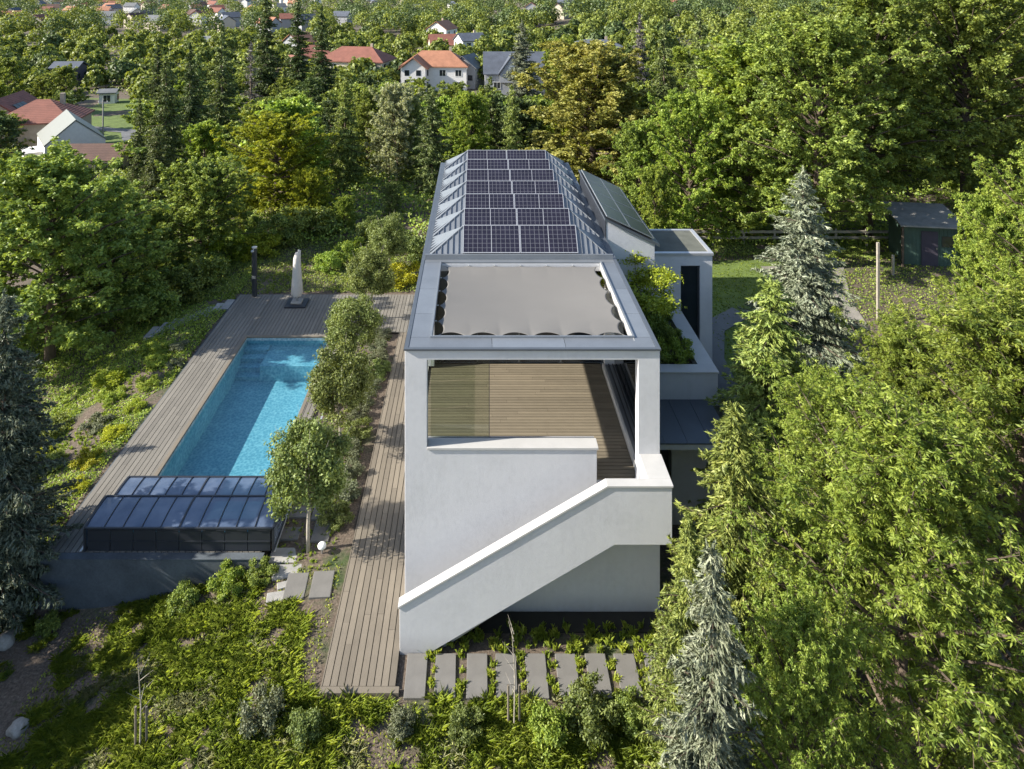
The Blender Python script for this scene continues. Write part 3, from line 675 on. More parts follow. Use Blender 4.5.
# stair
st = MB()
def uz(x): return .584*(x+1.29)
pts = [(-1.29,-.3),(-1.2,uz(-1.2)),(3.54,2.82),(4.34,2.82),(4.34,3.1),(3.32,3.1)]
nst = 17; x = 3.32; z = 3.1; dx = (3.32+1.75)/nst; dz = 3.1/nst
poly = [(-1.29,-.3),(3.54,2.8),(4.34,2.8),(4.34,3.09),(3.32,3.09)]
for k in range(nst): z -= dz; poly += [(x, z), (x-dx, z)]; x -= dx
poly += [(x,-.3)]
st.prismY(poly, 18.222, HY-.003); st.build('stair_flight', M['concrete'], h, world=True)
mb = MB(); mb.prismY([(-1.99,-.5),(-1.6,-.5),(-1.29,0),(3.54,2.82),(HX1,2.82),(HX1,4.30),(3.37,4.30),(-1.99,1.22)], 18.0, 18.22)
mb.build('stair_parapet', M['plaster'], h, .01, world=True)
mb = MB(); mb.box(4.47, HX1, 18.222, HY-.002, 2.82, 4.30); mb.build('landing_parapet', M['plaster'], h, world=True)
mb = MB(); mb.prismY([(-2.03,1.19),(3.372,4.302),(HX1+.03,4.302),(HX1+.03,4.36),(3.345,4.36),(-2.03,1.255)], 17.97, 18.25)
mb.box(4.45, HX1+.03, 18.251, HY-.002, 4.302, 4.358); mb.build('stair_cap', M['cap'], h, .01, world=True)
# left-side windows (seen only from aside)
for y in (26.5, 30, 33.5):
    for z in (.5, 3.9):
        mb = MB(); mb.box(HX0-.02, HX0+.02, y, y+2.2, z, z+2.1); w_ = mb.build('window', M['win'], h, world=True)
        mb = MB()
        for a in (y, y+1.08, y+2.14): mb.box(HX0-.035, HX0-.021, a, a+.06, z, z+2.1)
        mb.box(HX0-.036, HX0-.021, y, y+2.2, z+2.04, z+2.1); mb.build('frame', M['frame'], w_, world=True)
# --- annex on the right
mb = MB(); mb.box(5.03, 7.7, 23.62, 28.6, -.4, 3.0); mb.box(6.2, 7.55, 22.3, 23.6, -.4, 3.0); mb.build('annex_wall', M['plaster'], h, world=True)
mb = MB(); mb.box(5.1, 6.18, 22.35, 22.4, 0, 2.98); mb.build('annex_window', M['win'], h, world=True)
mb = MB(); mb.box(5.1, 5.16, 22.3, 22.34, 0, 2.98); mb.box(6.1,6.16,22.3,22.34,0,2.98); mb.build('annex_window_frame', M['frame'], h, world=True)
mb = MB(); mb.box(5.04, 7.85, 21.38, 23.6, 3.0, 3.17); mb.box(5.04, 8.15, 23.602, 28.6, 3.0, 3.17); mb.build('canopy_slab', M['plaster'], h, world=True)
mb = MB()
for k in range(4): mb.box(5.04+k*.7+.006, 5.04+(k+1)*.7-.006, 21.36, 23.6, 3.172, 3.21, (k*.37)%1)
mb.build('canopy_roof', M['zincdark'], h, world=True)
mb = MB(); a, b, zc = 24.05, 28.55, 4.08
mb.box(5.04, 8.13, 23.62, a, 3.172, zc); mb.box(7.62, 8.13, a+.001, b, 3.172, zc); mb.build('planter_wall', M['plaster'], h, .01, world=True)
mb = MB(); mb.box(5.03, 8.16, 23.58, 24.08, zc+.002, zc+.06); mb.box(7.59, 8.16, 24.081, b, zc+.002, zc+.06); mb.build('planter_cap', M['cap'], h, .008, world=True)
mb = MB(); mb.box(5.04, 7.61, a+.002, 27.38, 3.18, 3.82); mb.build('planter_soil', M['soil'], h, world=True)
# shed volume with tilted solar field
mb = MB(); mb.prismY([(5.06,3.18),(6.95,3.18),(6.95,7.02),(5.06,7.92)], 27.4, 34.2); mb.build('shed_wall', M['plaster'], h, world=True)
mb = MB(); mb.box(5.025, 5.057, 27.39, 34.21, 3.2, 7.94); mb.build('shed_cladding', M['dark'], h, world=True)
sl = math.atan2(-.91, 1.92)
mb = MB(); mb.prismY([(4.98,7.97),(7.12,6.955),(7.12,7.05),(4.98,8.06)], 27.25, 34.35); mb.build('shed_roof', M['zincdark'], h, world=True)
for i in range(2):
    for k in range(4):
        base = Matrix.Translation((5.06, 27.35, 8.12)) @ Matrix.Rotation(-sl, 4, 'Y')
        pv_panel('solar_panel', .97, 1.62, M['pv2'], h, base @ Matrix.Translation((.03+i*1.03, .02+k*1.68, .02)))
# block
mb = MB()
cellwall(mb, [6.97,8.33,9.12,9.62], [-.4,2.6,5.67,6.1], {(1,1)}, 28.62, 28.9)
mb.box(6.97, 9.62, 28.902, 31.3, -.4, 6.1); mb.build('side_wing_wall', M['plaster'], h, world=True)
mb = MB(); mb.box(8.35, 9.1, 28.78, 28.8, 2.62, 5.65); w_ = mb.build('window', M['win'], h, world=True)
mb = MB(); mb.box(8.33,8.37,28.72,28.779,2.6,5.67); mb.box(9.06,9.12,28.72,28.779,2.6,5.67); mb.box(8.37,9.06,28.72,28.779,5.6,5.67); mb.build('frame', M['frame'], w_, world=True)
mb = MB(); mb.box(6.94, 9.66, 28.56, 28.75, 6.102, 6.2); mb.box(9.5, 9.66, 28.751, 31.35, 6.102, 6.2); mb.box(6.94, 9.5, 31.2, 31.35, 6.102, 6.2); mb.build('side_wing_roof_edge', M['alu'], h, world=True)
mb = MB(); mb.box(6.98, 9.49, 28.752, 31.19, 6.102, 6.16); mb.build('side_wing_roof', M['roofgreen'], h, world=True)
# shade sail
def sail():
    nu, nv = 96, 96; V = []; Fc = []
    sc = lambda t, n, d: d*(abs(math.sin(math.pi*n*t))**.55)
    for j in range(nv+1):
        v = j/nv
        for i in range(nu+1):
            u = i/nu
            l = -1.22+sc(v,5,.36)*(1); r = 4.35-sc(v,5,.34); f_ = 19.86+sc(u,6,.27); b_ = 25.0-sc(u,6,.10)
            x = (-1.22+.14+(4.35-.14+1.22-.14)*u); y = 19.95+(24.97-19.95)*v
            # blend borders
            x = -1.22+5.57*u+sc(v,5,.24)*(1-u)**5-sc(v,5,.20)*u**5; y = 19.93+5.06*v+sc(u,6,.36)*(1-v)**6-sc(u,6,.10)*v**6
            z = 7.14-.16*math.sin(math.pi*u)*math.sin(math.pi*v)
            V.append((x,y,z))
    for j in range(nv):
        for i in range(nu): a = j*(nu+1)+i; Fc.append((a,a+1,a+nu+2,a+nu+1))
    return fastmesh('shade_sail', V, Fc, None, True)
ss = empty('shade_sail', (1.5,22.5,7.1), 0, 'light grey fabric shade sail with scalloped edges stretched across the roof opening', 'shade sail')
so = link('canvas', sail(), M['sail'], ss, True); sd = so.modifiers.new('s','SOLIDIFY'); sd.thickness = .004
mb = MB()
for k in range(6):
    v = k/5
    for xa, xb in ((-1.27,-1.2),(4.40,4.33)): mb = MB(); mb.tube([(xa,19.93+v*5.06,7.15),(xb,19.93+v*5.06,7.15)], .012, 6); mb.build('hook', M['alu'], ss, world=True)
for k in range(7):
    u = k/6; x = -1.22+5.57*u
    for ya, yb in ((19.8,19.95),(25.05,24.98)): mb = MB(); mb.tube([(x,ya,7.15),(x,yb,7.15)], .012, 6); mb.build('hook', M['alu'], ss, world=True)
# ================================================================== GARDEN THINGS
# slabs under the stair
def copytree(o, loc=None, rz=None):
    c = o.copy(); C.objects.link(c)
    if loc: c.location = loc
    if rz is not None: c.rotation_euler = (0,0,rz)
    return c
nth = ['first','second','third','fourth','fifth','sixth','seventh','eighth','ninth']
mb = MB(); mb.box(-.26,.26,-.56,.56,-.06,.03); proto_slab = mb.build('paving_slab', M['slab'], None, .012)
for k in range(9):
    o = proto_slab if k == 0 else copytree(proto_slab)
    o.location = (-1.53+k*.757+random.Random(k).uniform(-.02,.02), 17.42, ground(0,17.4)+.03); o.rotation_euler = (0,0,R(random.Random(k+5).uniform(-1.2,1.2)))
    tag(o, f'long grey stone slab below the stair, {nth[k]} from the timber walkway', 'paving slab', 'stone slabs in a row below the stair')
step_px = [(284,551,.42,.34,0),(284,531,.5,.3,0),(288,567,.42,.28,2),(296,584,.30,.55,3),(322,584,.30,.55,3),(322,531,.28,.5,0),(296,512,.5,.28,0),(322,512,.3,.4,0),(276,592,.26,.2,10),(283,581,.16,.14,20)]
sl_lab = ['square pale slab beside the pool cover rail','wide slab behind the square pale slab by the pool cover','small slab just in front of the square pale slab','long slab left of its twin at the top of the grass slope','long slab right of its twin at the top of the grass slope','narrow slab behind the young garden tree','wide slab farthest back beside the pool cover','narrow slab farthest back near the timber walkway','rough flat stone at the corner of the retaining wall','small round stone at the corner of the retaining wall']
for k, (px, py, a, b, rz) in enumerate(step_px):
    Y = wy(py, .03); X = wx(px, Y); mb = MB(); mb.box(-a,a,-b*.8,b*.8,-.08,.05,.9 if k in (0,2,8) else .4)
    o = mb.build('stepping_stone', M['concrete'] if k in (0,2,8,9) else M['slab'], None, .015); o.location = (X,Y,max(ground(X,Y),-.3)+.0); o.rotation_euler = (0,0,R(rz))
    tag(o, sl_lab[k], 'stepping stone', 'stepping stones between pool and walkway')
mb = MB(); mb.box(-1.9, HX1, 18.6, 19.19, -.1, .035); tag(mb.build('planting_bed', M['subbase']), kind='structure')
# umbrella
Yu = wy(304, .1); u = empty('closed_parasol', (wx(297,Yu), Yu, .1), 0, 'closed pale grey parasol standing on a square dark base on the pool deck', 'parasol')
mb = MB(); mb.box(-.55,.55,-.5,.5,0,.09); mb.build('base', M['dark'], u, .01)
mb = MB(); mb.box(-.28,.28,-.25,.25,.091,.2); mb.build('weight', M['concrete'], u, .02)
mb = MB(); mb.tube([(0,0,.2),(0,0,2.75)], .035, 10); mb.build('pole', M['metal'], u)
V = []; Fc = []; n = 16; zs = [.45,.6,1.0,1.5,2.0,2.45,2.72,2.78]; rs = [.20,.25,.23,.20,.17,.15,.12,.02]
for j, (z, r_) in enumerate(zip(zs, rs)):
    for k in range(n): a = 2*math.pi*k/n; q = r_*(1+.28*(k%2)); V.append((q*math.cos(a)+(.05 if j>5 else 0), q*math.sin(a), z+(.12 if (j>=6 and math.cos(a)>0) else 0)))
for j in range(len(zs)-1):
    for k in range(n): Fc.append((j*n+k, j*n+(k+1)%n, (j+1)*n+(k+1)%n, (j+1)*n+k))
link('canopy', fastmesh('canopy', V, Fc), M['umbrella'], u)
# shower column
Ys = wy(296, .1); s_ = empty('outdoor_shower', (wx(254.5,Ys), Ys, .1), 0, 'tall slim dark outdoor shower column at the far left of the pool deck', 'shower')
mb = MB(); mb.tube([(0,0,0),(0,0,2.62)], .14, 14); mb.build('column', M['dark'], s_, smooth=False)
mb = MB(); mb.tube([(0,0,2.621),(0,0,2.68)], .15, 14); mb.bar((0,0,2.6),(.0,-.35,2.6),.04); mb.tube([(0,-.35,2.6),(0,-.35,2.55)], .09, 12); mb.build('shower_head', M['metal'], s_)
mb = MB(); mb.box(-.1,.1,-.16,-.14,1.0,1.15); mb.build('tap', M['metal'], s_)
# garden steps leading down from the deck
gs = empty('garden_steps', (-14, 35, -.5), 0, 'pale concrete garden steps going down to the left from the pool deck', 'steps')
for k in range(8):
    mb = MB(); x = -13.1-k*.42; z = .04-.045*k; y = 37.2-.33*k
    mb.box(x-.43, x, y-.35, y+.75, z-.7, z); mb.build('step', M['concrete'], gs, .01, world=True)
# garden lamp
Yl = wy(553, 0); gl = empty('garden_lamp', (wx(322,Yl), Yl, 0), 0, 'small round white garden lamp beside the nearest pool-side tree trunk', 'garden lamp')
mb = MB(); mb.tube([(0,0,0),(0,0,.14)], .03, 8); mb.build('stem', M['metal'], gl)
me = bpy.data.meshes.new('globe'); bm = bmesh.new(); bmesh.ops.create_uvsphere(bm, u_segments=16, v_segments=10, radius=.13); bm.to_mesh(me); bm.free(); me.shade_smooth()
g = link('globe', me, M['white'], gl); g.location = (0,0,.22); g.scale = (1,1,.75)
# pool-side round trees
rt = [(308,21.3,1.0),(340,25.9,.93),(352,30.6,.92),(372,35.6,.92),(389,40.6,.9)]
rl = ['nearest of the round trees in the row, thin pale trunk beside the pool cover','second nearest round olive-green tree of the row beside the pool','round olive-green tree in the middle of the pool-side row','fourth round olive-green tree of the row, at the far deck','farthest and smallest round tree of the pool-side row']
for i, (px, Y, s) in enumerate(rt):
    plant(f'round{i%3}', 'olive', wx(px, Y), Y, s, rl[i], 'garden_tree', 'tree', 'round garden trees beside the pool', rz=i*1.3, bark='barklight', dz=.1)
# sage / lavender bushes in the strip
rg = random.Random(11)
k = 0
for Y in np.arange(22.4, 34, 1.05):
    X = -4.55+rg.uniform(-.18,.15); s = rg.uniform(.45,.62)
    plant(f'bush{k%2}', 'sage' if k%4 else 'olive', X, Y, s, f'{nth[k] if k<9 else ["tenth","eleventh","twelfth","thirteenth"][k-9]} grey-green low bush from the front in the strip beside the walkway', 'low_bush', 'bush', 'grey-green bushes between trees and walkway', sz=s*.75); k += 1
# ---------------- near and middle trees: (kind, mat, px, Y, height scale.., label)
def T(kind, gm, px, Y, top_y, label, wid=1.0, name=None, cat='tree', group=None, rz=None, dz=0):
    me, tm, cz = proto(kind)
    a_ = np.empty(len(me.vertices)*3, np.float32); me.vertices.foreach_get('co', a_); hh = float(np.percentile(a_[2::3], 99.8))+cz
    X = wx(px, Y); zt_ = HC-(top_y-VY)*Y/F; sz = (zt_-ground(X,Y))/hh
    return plant(kind, gm, X, Y, sz*wid, label, name, cat, group, rz, sz, dz=dz)
# right foreground
T('near0','ash', 900, 13.8, 405, 'large yellow-green tree with slender leaves filling the lower right corner', 1.0)
T('near1','ash', 1020, 15.8, 300, 'tall yellow-green slender-leaved tree cut by the right edge of the picture', 1.0)
T('near0','ash', 828, 18.4, 372, 'slender-leaved tree just right of the annex canopy, behind the near spruces', .82, rz=2)
T('near1','ash', 912, 20.0, 318, 'slender-leaved tree behind the large lower right tree, under the garden hut', .9, rz=4)
T('near0','ash', 800, 12.2, 600, 'shorter slender-leaved tree right beside the silver-blue spruce at the bottom', .62, rz=5)
T('near1','bright', 1058, 25.5, 150, 'tall leafy tree at the right edge beside the garden hut', .8, rz=1)
T('spruceN','blue', 712, 11.8, 556, 'silver-blue spruce standing nearest at the bottom, its tip below the annex', .82)
T('spruceN','spruceL', 735, 16.6, 408, 'green spruce right of the stair landing, behind the silver-blue one', 1.25, rz=1)
T('spruceN','spruceL', 688, 15.0, 520, 'small green spruce at the right end of the stone slabs', .85, rz=3)
T('spruceM','blue', 803, 28.0, 176, 'tall silver-blue spruce on the lawn right of the house', 1.3)
T('spruceM1','spruceL', 771, 21.8, 284, 'shorter green spruce leaning against the tall blue one on the lawn', 1.35)
# left
T('spruceM1','bluedark', 4, 21.0, 300, 'dark spruce at the left edge beside the pool deck corner', .95)
T('spruceM1','blue', -10, 25.0, 370, 'grey-blue spruce half out of frame at the left edge', .9)
T('broad0','walnut', 50, 34.0, 150, 'big broad walnut-like tree at the left edge above the flower slope', 1.12)
T('broad1','walnut', 112, 38.5, 182, 'broad dark-green tree between the big left tree and the pool deck', .95)
T('broad2','walnut', -45, 36.0, 165, 'leafy tree mostly outside the left edge', 1.1)
# trees shading the slope, outside the frame on the left
for i, (X, Y, s) in enumerate([(-17.6,16.6,.62),(-19.5,13.2,.72),(-20,17.2,.6),(-16.4,12.2,.5)]):
    plant(f'broad{i%4}', 'walnut', X, Y, s, ['tree outside the left edge beside the shaded bank','tree outside the lower left corner','tallest tree outside the left edge behind the spruce','small tree outside the lower left corner'][i])
# middle distance
mid = [
 ('broad1','green', 203, 44, 160, 1.15, 'round mid-green tree behind the shower column'),
 ('broad2','yellow', 276, 52, 114, 1.4, 'bright yellow-green tree left of the tall conifer beyond the pool'),
 ('broad3','yellow', 310, 49, 168, .85, 'smaller yellow-green tree beyond the closed parasol'),
 ('broad0','bright', 240, 49, 195, .7, 'bushy light-green tree between shower and parasol'),
 ('broad3','bright', 345, 48, 196, .85, 'low bushy tree behind the farthest pool-side tree'),
 ('broad2','olive', 392, 51, 182, .8, 'leafy tree left of the house roof end'),
 ('broad0','walnut', 150, 42, 205, 1.0, 'dark leafy tree filling the gap left of the garden steps'),
 ('broad3','olive', 372, 46, 215, .7, 'low olive-green tree between the round trees and the roof end'),
 ('broad2','bright', 322, 50, 188, .8, 'light-green bushy tree right of the yellow-green ones'),
 ('broad1','walnut', 255, 46.5, 215, .8, 'low dense tree directly behind the parasol and shower'),
 ('pine0','spruce', 166, 62, 62, .8, 'tall dark conifer right of the brown tiled roof'),
 ('pine1','spruce', 140, 66, 100, .75, 'dark conifer just right of the white gabled house'),
 ('pine1','spruce', 222, 88, 28, .8, 'tall dark conifer behind the round mid-green tree'),
 ('pine2','spruce', 198, 82, 55, .75, 'dark conifer left of its taller twin in the left middle'),
 ('pine1','dark', 190, 75, 45, .75, 'blue-black conifer beside the two dark conifers'),
 ('bare','dead', 251, 92, 42, .9, 'bare grey dead conifer left of the red-roofed villa'),
 ('pine2','spruceL', 345, 61, 82, .9, 'broad olive conifer in the middle left of the house roof'),
 ('broad3','green', 368, 70, 88, .7, 'rounded green tree behind the broad olive conifer'),
 ('broad1','pale', 398, 66, 84, .75, 'pale whitish-green tree below the orange-roofed house'),
 ('pine2','spruce', 432, 58, 88, .85, 'dark fir directly left of the solar roof end'),
 ('pine2','spruceL', 415, 66, 100, .9, 'mid-green fir between the pale tree and the dark fir'),
 ('broad1','bright', 470, 62, 92, .75, 'light-green tree right behind the solar roof'),
 ('pine0','spruceL', 512, 60, 86, .62, 'yellow-green pine below the grey dormer house'),
 ('pine2','spruce', 490, 66, 78, .6, 'dark fir below the grey dormer house'),
 ('broad1','golden', 592, 60, 42, 1.3, 'large golden-brown tree behind the right end of the solar roof'),
 ('broad2','bright', 563, 108, 38, .6, 'bright round tree above the golden-brown tree'),
 ('broad3','green', 640, 50, 120, .75, 'mid-green tree right of the golden-brown tree'),
 ('broad1','bright', 655, 43, 165, .55, 'light-green bushy tree above the tilted solar panels'),
 ('broad2','bright', 690, 46, 92, .8, 'light-green tree left of the huge right-hand tree'),
 ('broad0','bright', 750, 49, 42, 1.15, 'huge bright green tree above the lawn'),
 ('tall1','green', 818, 42, 18, 1.0, 'huge green tree right of the brightest one above the lawn'),
 ('tall0','green', 868, 46.5, -15, .95, 'towering green tree behind the garden hut'),
 ('tall1','green', 965, 47, -30, .95, 'towering green tree right of the garden hut'),
 ('broad0','green', 1045, 52, -20, 1.0, 'towering tree at the upper right edge'),
 ('broad3','walnut', 795, 62, 12, .95, 'dark leafy tree behind the two huge right-hand trees'),
 ('pine1','spruce', 700, 72, 12, .75, 'dark conifer high in the middle right'),
 ('pine1','spruce', 664, 80, 20, .75, 'dark slender conifer above the light-green trees'),
 ('pine1','dead', 640, 100, 15, .6, 'grey thin conifer beside the dark flat-roofed house'),
 ('broad1','bright', 990, 33, 190, .6, 'leafy tree right of the garden hut'),
 ('broad2','green', 870, 60, 20, .9, 'leafy tree in the dark gap behind the hut'),
 ('spruceM','blue', 522, 120, 24, 1.1, 'small blue-grey spruce behind the grey dormer house'),
 ('pine1','dark', 267, 130, -5, .9, 'very dark tall spruce above the bare grey conifer'),
 ('pine1','dark', 322, 125, 8, .9, 'dark spruce in front of the red-roofed villa'),
 ('pine1','dark', 298, 150, -2, .9, 'slender dark spruce left of the small blue house'),
]
for kind, gm, px, Y, ty, wd, lab in mid: T(kind, gm, px, Y, ty, lab, wd)
# low shrubs: planting beyond the far deck and on the left slope
sh = [('bush0','flower',404,39.8,1.0,'round bright yellow shrub behind the walkway end'),
 ('bush1','bright',330,42,.9,'light-green shrub beyond the deck, right of the parasol'),
 ('bush0','bright',352,43.5,1.0,'pair-forming light shrub behind the fourth round tree'),
 ('bush1','yellow',262,44,1.2,'yellow-green shrub behind the shower column'),
 ('bush0','yellow',232,44.5,1.5,'yellow-green shrub left of the shower column'),
 ('bush1','green',205,41,1.4,'dark shrub at the top of the garden steps'),
 ('bush0','green',180,39,1.5,'dark shrub left of the garden steps'),
 ('bush1','olive',375,46,1.3,'olive shrub behind the farthest round tree'),
 ('bush0','olive',420,44,1.2,'olive shrub touching the left roof end'),
 ('bush1','walnut',150,37,1.5,'spreading shrub under the dark-green tree by the steps'),
 ('bush0','walnut',285,46,1.6,'dense shrub directly behind the parasol'),
 ('bush1','green',310,47,1.6,'dense dark shrub right behind the parasol')]
for kind, gm, px, Y, s, lab in sh: plant(kind, gm, wx(px,Y), Y, s, lab, 'shrub', 'shrub')
sl = [(-14.0,22.6,.5,'flower'),(-13.7,23.9,.45,'flower'),(-14.1,25.3,.55,'flower'),(-13.9,26.8,.5,'flower'),(-14.6,21.9,.4,'flower'),(-13.9,28.6,.45,'yellow'),(-14.2,30.2,.5,'grass'),(-14.6,31.8,.6,'grass'),(-15,27.6,.6,'sage'),(-15.6,25.4,.7,'green'),(-15.4,29.6,.6,'grass'),(-16.2,31,.8,'yellow'),(-16,23.6,.6,'sage'),(-17,28,.8,'green'),(-13.6,31.6,.4,'sage'),(-16.6,26.6,.6,'flower'),(-15.2,33.2,.7,'grass'),(-14.0,33.0,.5,'sage')]
cn = {'flower':'yellow-flowering','yellow':'yellow-leaved','grass':'grassy light-green','sage':'grey-green','green':'dark green'}
cc = {}
for i, (X, Y, s, gm) in enumerate(sl):
    cc[gm] = cc.get(gm, 0)+1
    plant(f'bush{i%2}', gm, X, Y, s*1.0, f'{cn[gm]} cushion plant left of the pool deck, {nth[cc[gm]-1]} of its colour from the front', 'cushion_plant', 'plant', 'low plants on the slope left of the pool deck', sz=s*.55)
# planter tree + plants
def small_tree(name, loc, H, seed, gm, label, n=3200, L=.11, W=.05, spread=1.1, layers=6, bark='bark'):
    rng = np.random.default_rng(seed); mb = MB(); t = empty(name, loc, 0, label, 'tree'); P = []
    for b in range(9):
        a = rng.uniform(0, 6.28); l = spread*rng.uniform(.5,1.1); z1 = H*rng.uniform(.45,1.0); s = Vector((0,0,z1*.45)); e = Vector((l*math.cos(a), l*math.sin(a), z1))
        m_ = s.lerp(e,.5)+Vector((0,0,.1)); mb.tube([(0,0,0), s, m_, e], [.03,.022,.014,.005], 5)
        for q in range(5):
            c = m_.lerp(e, .3+.2*q)+Vector((rng.normal()*.18, rng.normal()*.18, rng.normal()*.05))
            P.append(np.array(c)+rng.normal(size=(n//45,3))*np.array([.2,.2,.045]))
    P = np.concatenate(P); Nn = unit(np.array([0,0,1.])+rng.normal(size=P.shape)*.45); D = unit(rng.normal(size=P.shape))
    V, Fq = leaf_arrays(P, Nn, D, L, W, rng); link('crown', fastmesh('crown', V, Fq, np.repeat(rng.random(len(P)),4)), G[gm], t); mb.build('trunk', M[bark], t, smooth=True); return t
small_tree('maple_tree', (6.0, 25.9, 3.8), 2.9, 3, 'yellow', 'small yellow-green maple with flat layered twigs in the annex planter', 6500, .12, .06, 1.7)
for i, (X, Y, s, gm, lab) in enumerate([(7.0,24.7,.62,'bright','rounded light-green bush in the front corner of the annex planter'),(5.5,24.6,.45,'green','dark bush at the left front of the annex planter'),(5.55,26.7,1.25,'bright','bush at the rear left of the annex planter below the tilted roof'),(6.5,26.8,.95,'walnut','bush at the rear middle of the annex planter'),(7.1,26.0,.5,'green','narrow bush along the right wall of the annex planter'),(6.2,24.5,.4,'olive','low plant in the front middle of the annex planter'),(7.2,27.6,.5,'green','bush in the far right corner of the annex planter')]):
    plant(f'bush{i%2}', gm, X, Y, s, lab, 'planter_bush', 'bush', 'plants in the annex planter', sz=s*1.15, dz=3.85-ground(X,Y))
vb = plant('bush0', 'dark', 5.45, 23.4, .35, 'straggly vine hanging down the front of the annex planter', 'hanging_vine', 'plant', dz=3.25-ground(5.4,23.4), sz=.9)
# ---------------- grass tufts (stuff)
def tufts(name, spots, nb, hgt, wid, seed, gm, lean=.55):
    rng = np.random.default_rng(seed); S = np.array(spots); n = len(S)
    base = np.repeat(S[:,:3], nb, 0)+np.concatenate([rng.normal(size=(n*nb,2))*.045*(hgt/.25), np.zeros((n*nb,1))],1)
    a = rng.uniform(0,6.28,n*nb); hh = np.repeat(S[:,3],nb)*hgt*rng.uniform(.6,1.25,n*nb); ln = rng.uniform(.2,1,n*nb)*lean*hh*1.3
    d = np.stack([np.cos(a),np.sin(a),np.zeros_like(a)],1); s = np.stack([-np.sin(a),np.cos(a),np.zeros_like(a)],1)*wid/2
    V = np.empty((n*nb,5,3)); V[:,0] = base-s; V[:,1] = base+s
    mid_ = base+d*ln[:,None]*.4+np.array([0,0,1])*hh[:,None]*.7; V[:,2] = mid_+s; V[:,4] = mid_-s; V[:,3] = base+d*ln[:,None]+np.array([0,0,1])*(hh*.85)[:,None]
    Fq = np.arange(n*nb*5).reshape(-1,5)
    r = np.clip(np.repeat(rng.uniform(.1,.9,n),nb)+rng.normal(size=n*nb)*.1,0,1)
    o = link(name, fastmesh(name, V.reshape(-1,3), Fq, np.repeat(r,5)), G[gm]); return tag(o, kind='stuff')
rg = random.Random(21); sp = []
tries = 0
while len(sp) < 8000 and tries < 120000:
    tries += 1
    X = rg.uniform(-15, 6.5); Y = rg.uniform(11.5, 21.2)
    if X > -6.35 and Y > 20.3: continue
    if -6.2 < X < -4.2 and Y > 19.6: continue
    if X > -4.0 and Y > 16.85: continue
    if Y > 20.8: continue
    v = .7*mnoise.noise(Vector((X*.35, Y*.35, 7)))+.8*mnoise.noise(Vector((X*1.6, Y*1.6, 3)))
    lim = -.16 if Y > 14.8 and X > -10.5 else .05
    if X < -11.5: lim = .4
    if -4.6 < X < -3.9 and Y > 17: lim = .3
    if v < lim: continue
    if any((X-q[0])**2+(Y-q[1])**2 < .010 for q in sp[-1500:]): continue
    sp.append((X, Y, ground(X,Y)-.01, rg.uniform(.6,1.25)))
q = [[], [], []]
for i_, s_ in enumerate(sp): vv = mnoise.noise(Vector((s_[0]*.9, s_[1]*.9, 11)))+rg.uniform(-.35,.35); q[0 if vv < .12 else (1 if vv < .38 else 2)].append(s_)
o = tufts('grass', q[0], 26, .15, .0075, 5, 'grass', 1.35); tag(o, 'bright yellow-green grass tufts covering the sunny slope and the foreground', 'grass')
o = tufts('sedge', q[1], 24, .11, .008, 15, 'bright', 1.1); tag(o, 'darker green sedge patches between the bright grass tufts', 'grass')
o = tufts('dry_grass', q[2], 20, .13, .006, 16, 'pale', 1.2); tag(o, 'pale dry grass patches between the bright grass tufts', 'grass')
sp = [(rg.uniform(-1.7,5.0), rg.uniform(18.0,18.75), .02, rg.uniform(.5,1.0)) for _ in range(130)]+[(-1.53+.757*(k+.5)+rg.uniform(-.09,.09), rg.uniform(16.85,18.0), .0, rg.uniform(.4,.8)) for k in range(9) for _ in range(9)]
o = tufts('ground_cover', sp, 26, .2, .026, 6, 'grass'); tag(o, 'small leafy ground cover in the bed below the stair and between the slabs', 'plants')
# lawn & rough grass
sp = []
for _ in range(9000):
    X = rg.uniform(9.7,22); Y = rg.uniform(22,44)
    if 9.6 < X < 11.4 and 24 < Y < 35: continue
    if 17 < X < 24 and 34 < Y < 42 and rg.random() < .9: continue
    sp.append((X, Y, ground(X,Y), rg.uniform(.5,1)))
for _ in range(7000):
    X = rg.uniform(-22,-13.2); Y = rg.uniform(19,44)
    if mnoise.noise(Vector((X*.5, Y*.5, 1))) < -.05: continue
    sp.append((X, Y, ground(X,Y), rg.uniform(.6,1.4)))
for _ in range(3500):
    X = rg.uniform(-14,2); Y = rg.uniform(38.8,46)
    if mnoise.noise(Vector((X*.6, Y*.6, 1))) < 0.05: continue
    sp.append((X, Y, ground(X,Y), rg.uniform(.6,1.3)))
for _ in range(800): X = rg.uniform(-6.3,-4.2); Y = rg.uniform(20.6,34); sp.append((X,Y,ground(X,Y),rg.uniform(.5,.9)))
o = tufts('rough_grass', sp, 9, .1, .02, 8, 'bright'); tag(o, 'short rough grass on the lawn and garden slopes', 'grass')
# bushes in the foreground
fb = [(wx(592,16.25),16.25,.62,'olive','leafy bush at the bottom centre below the stone slabs'),(wx(548,16.0),16.0,.5,'bright','low bush at the bottom centre, left of the larger leafy one'),(wx(262,16.4),16.4,.5,'sage','small grey-green bush at the bottom left of centre'),(wx(305,16.1),16.1,.4,'olive','olive bush at the bottom below the walkway'),(wx(466,16.1),16.1,.4,'olive','olive bush at the bottom edge below the third slab'),(wx(402,16.15),16.15,.35,'sage','tiny grey bush at the bottom edge below the walkway end'),(wx(632,16.3),16.3,.45,'walnut','dark bush between the bottom centre and the blue spruce'),(wx(80,21.3)-.3,20.3,.35,'green','small bush against the left part of the retaining wall'),(wx(225,20.3),20.4,.5,'bright','bush against the right part of the retaining wall'),(wx(185,20.3),20.3,.45,'green','bush in front of the middle of the retaining wall'),(wx(262,20.6),20.5,.42,'green','bush at the right corner of the retaining wall')]
